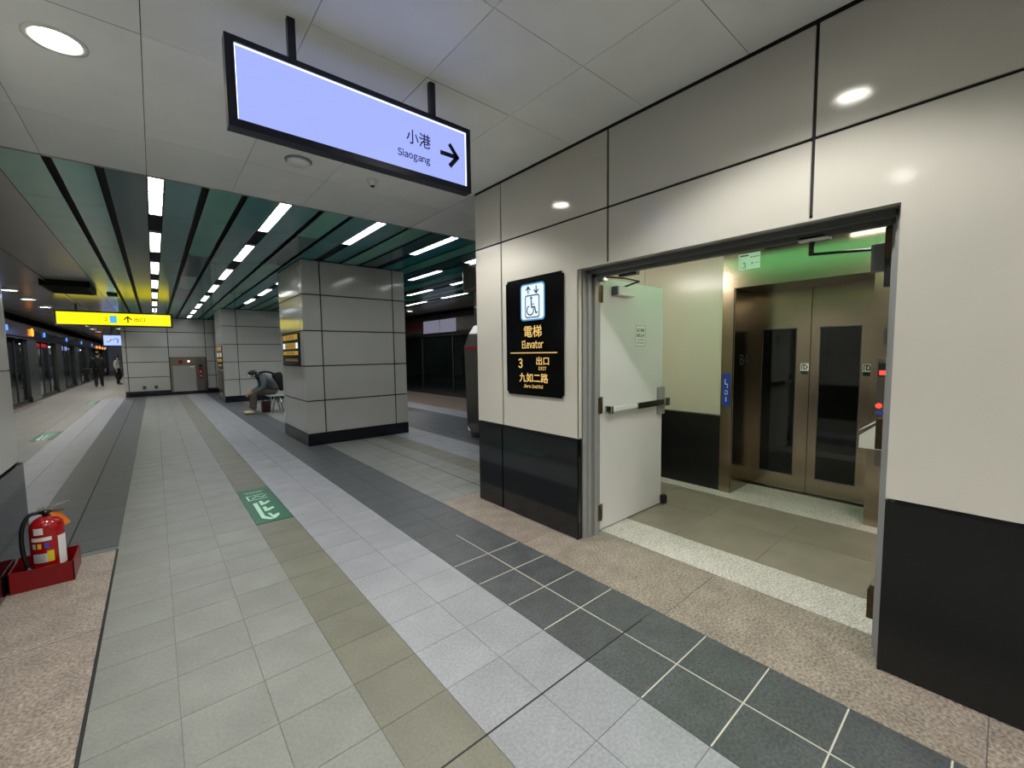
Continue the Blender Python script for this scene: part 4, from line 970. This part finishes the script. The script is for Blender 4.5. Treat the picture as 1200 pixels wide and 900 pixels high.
def standing(name, label, loc, rz, top, trs, hair=hair_m, group=None, h=1.72, arm=0, cap=False, coat=False):
    t = thing(name, label, 'person', (0, 0, 0), group)
    k = h/1.72
    J = {'pelvis': (0, 0, .92, .085), 'belly': (0, .01, 1.06, .085), 'chest': (0, .01, 1.28, .115), 'neck': (0, 0, 1.46, .05), 'head0': (0, -.01, 1.55, .075), 'head1': (0, -.015, 1.63, .082)}
    b = chain('pelvis', 'belly', 'chest', 'neck', 'head0', 'head1')
    W_, Bn = {'pelvis': (0, 0, .90, .15), 'belly': (0, .01, 1.06, .14), 'chest': (0, .01, 1.29, .165), 'nk': (0, 0, 1.42, .075)}, chain('pelvis', 'belly', 'chest', 'nk')
    TJ, TB = {'pelvis': (0, 0, .93, .14), 'waist': (0, .005, 1.0, .13)}, [('pelvis', 'waist')]
    for s, q in ((-1, 'r'), (1, 'l')):
        st = .10*s
        J.update({'sh'+q: (s*.18, 0, 1.40, .05), 'el'+q: (s*.24, .02, 1.12, .04), 'wr'+q: (s*.25, -.05, .87, .026), 'pa'+q: (s*.25, -.06, .80, .032), 'hip'+q: (s*.09, 0, .86, .07), 'kn'+q: (s*.10, -.03-st*.5, .48, .058), 'an'+q: (s*.10, .02+st, .09, .038), 'to'+q: (s*.11, -.12+st, .035, .034)})
        b += chain('chest', 'sh'+q, 'el'+q, 'wr'+q, 'pa'+q)+chain('pelvis', 'hip'+q, 'kn'+q, 'an'+q, 'to'+q)
        for f in range(4):
            yy = -.09+.02*f; J['f%d%s' % (f, q)] = (s*.245, yy-.0, .745, .009); J['g%d%s' % (f, q)] = (s*.225, yy, .71, .008); b += chain('pa'+q, 'f%d%s' % (f, q), 'g%d%s' % (f, q))
        J['t'+q] = (s*.225, -.10, .775, .01); b += chain('pa'+q, 't'+q)
        W_.update({'sh'+q: (s*.18, 0, 1.39, .075), 'el'+q: (s*.245, .02, 1.12, .06), 'wr'+q: (s*.25, -.045, .90, .045)}); Bn += chain('chest', 'sh'+q, 'el'+q, 'wr'+q)
        TJ.update({'hip'+q: (s*.095, 0, .85, .10), 'kn'+q: (s*.10, -.03-st*.5, .48, .078), 'an'+q: (s*.10, .02+st, .06, .065)}); TB += chain('pelvis', 'hip'+q, 'kn'+q, 'an'+q)
    WL[t.name] = Vector((0, 0, 0))
    skin_obj('body', J, b, skin_t, t); skin_obj('top', W_, Bn, top, t); skin_obj('trousers', TJ, TB, trs, t)
    for s in (-1, 1):
        st = .10*s; skin_obj('shoe', {'h': (s*.10, .03+st, .045, .042), 't': (s*.11, -.14+st, .036, .036)}, [('h', 't')], cloth_black if top is not cloth_white else cloth_black, t)
    bm = B(); ell(bm, (0, .015, 1.645), (.098, .108, .095)); 
    if cap: ell(bm, (0, .05, 1.53), (.085, .06, .12))
    obj('hair', bm, hair, t, local=True)
    bm = B(); ell(bm, (0, -.105, 1.59), (.014, .02, .02), 8, 6)
    for s in (-1, 1): ell(bm, (s*.09, -.01, 1.59), (.012, .02, .03), 8, 6)
    obj('nose_and_ears', bm, skin_t, t, local=True)
    bm = B()
    for s in (-1, 1): ell(bm, (s*.032, -.092, 1.615), (.012, .008, .007), 8, 6)
    obj('eyes', bm, ink, t, local=True)
    t.location = loc; t.rotation_euler = (0, 0, rz); t.scale = (k, k, k)
    return t
PA = standing('person', 'person in black clothes walking away far down the platform', (-2.28, 31, 0), math.pi, cloth_black, cloth_black, h=1.85)
hb2 = thing('shoulder_bag', 'black bag hanging at the side of the far walking person', 'bag', (-2.66, 31, .6)); obj('bag_body', bevbox(-2.82, -2.58, 30.8, 31.1, .68, .98, .04, 3), cloth_black, hb2)
bm = B(); tube(bm, smooth_path([(-2.66, 30.9, .95), (-2.50, 30.87, 1.2), (-2.3, 30.85, 1.56)]), .015, 8); obj('strap', bm, cloth_black, hb2)
PB = standing('person', 'person in pale top and black trousers standing behind the far wall corner', (-1.63, 33.0, 0), 1.2, cloth_white, cloth_black, h=1.66, cap=True)
cl_ = [mat('cloth_%s' % n, c, .8) for n, c in (('taupe', (110,98,90)), ('slate', (70,78,86)), ('plum', (96,70,74)), ('stone', (150,150,146)))]
for k, (x, y, c, c2, lb) in enumerate(((-4.15, 19.2, 0, 1, 'passenger in taupe top behind the first visible glass pane'), (-4.3, 20.6, 2, 1, 'passenger in plum top behind the glass before the wide post'), (-4.2, 25.0, 3, 1, 'passenger in stone coloured top behind glass under the red display'), (-4.25, 26.6, 1, 0, 'passenger in slate top behind glass right of the red display'), (-4.2, 31.8, 1, 1, 'passenger in slate clothes behind the glass beyond the second post'))):
    standing('person', lb, (x, y, .02), [1.6, 1.2, 2.0, 1.5, 1.8][k], cl_[c], cl_[c2], h=1.68, group='passengers behind the glass')
# back of the corridor behind the camera
struct('wall_rear', bx(-6.5, 2.5, -4.0, -3.9, 0, 3.2), enamel_grey)
for x, y in ((-.28, -1.6), (1.6, -1.7), (-2.4, -1.6)): downlight(x, y, 'added fill downlight behind the viewpoint, over the %s' % {-.28: 'green-grey strip', 1.6: 'charcoal strip', -2.4: 'paving left of the pillar'}[x], power=110, group='added downlights behind the viewpoint')  # extra lamps added out of view to brighten the near ceiling
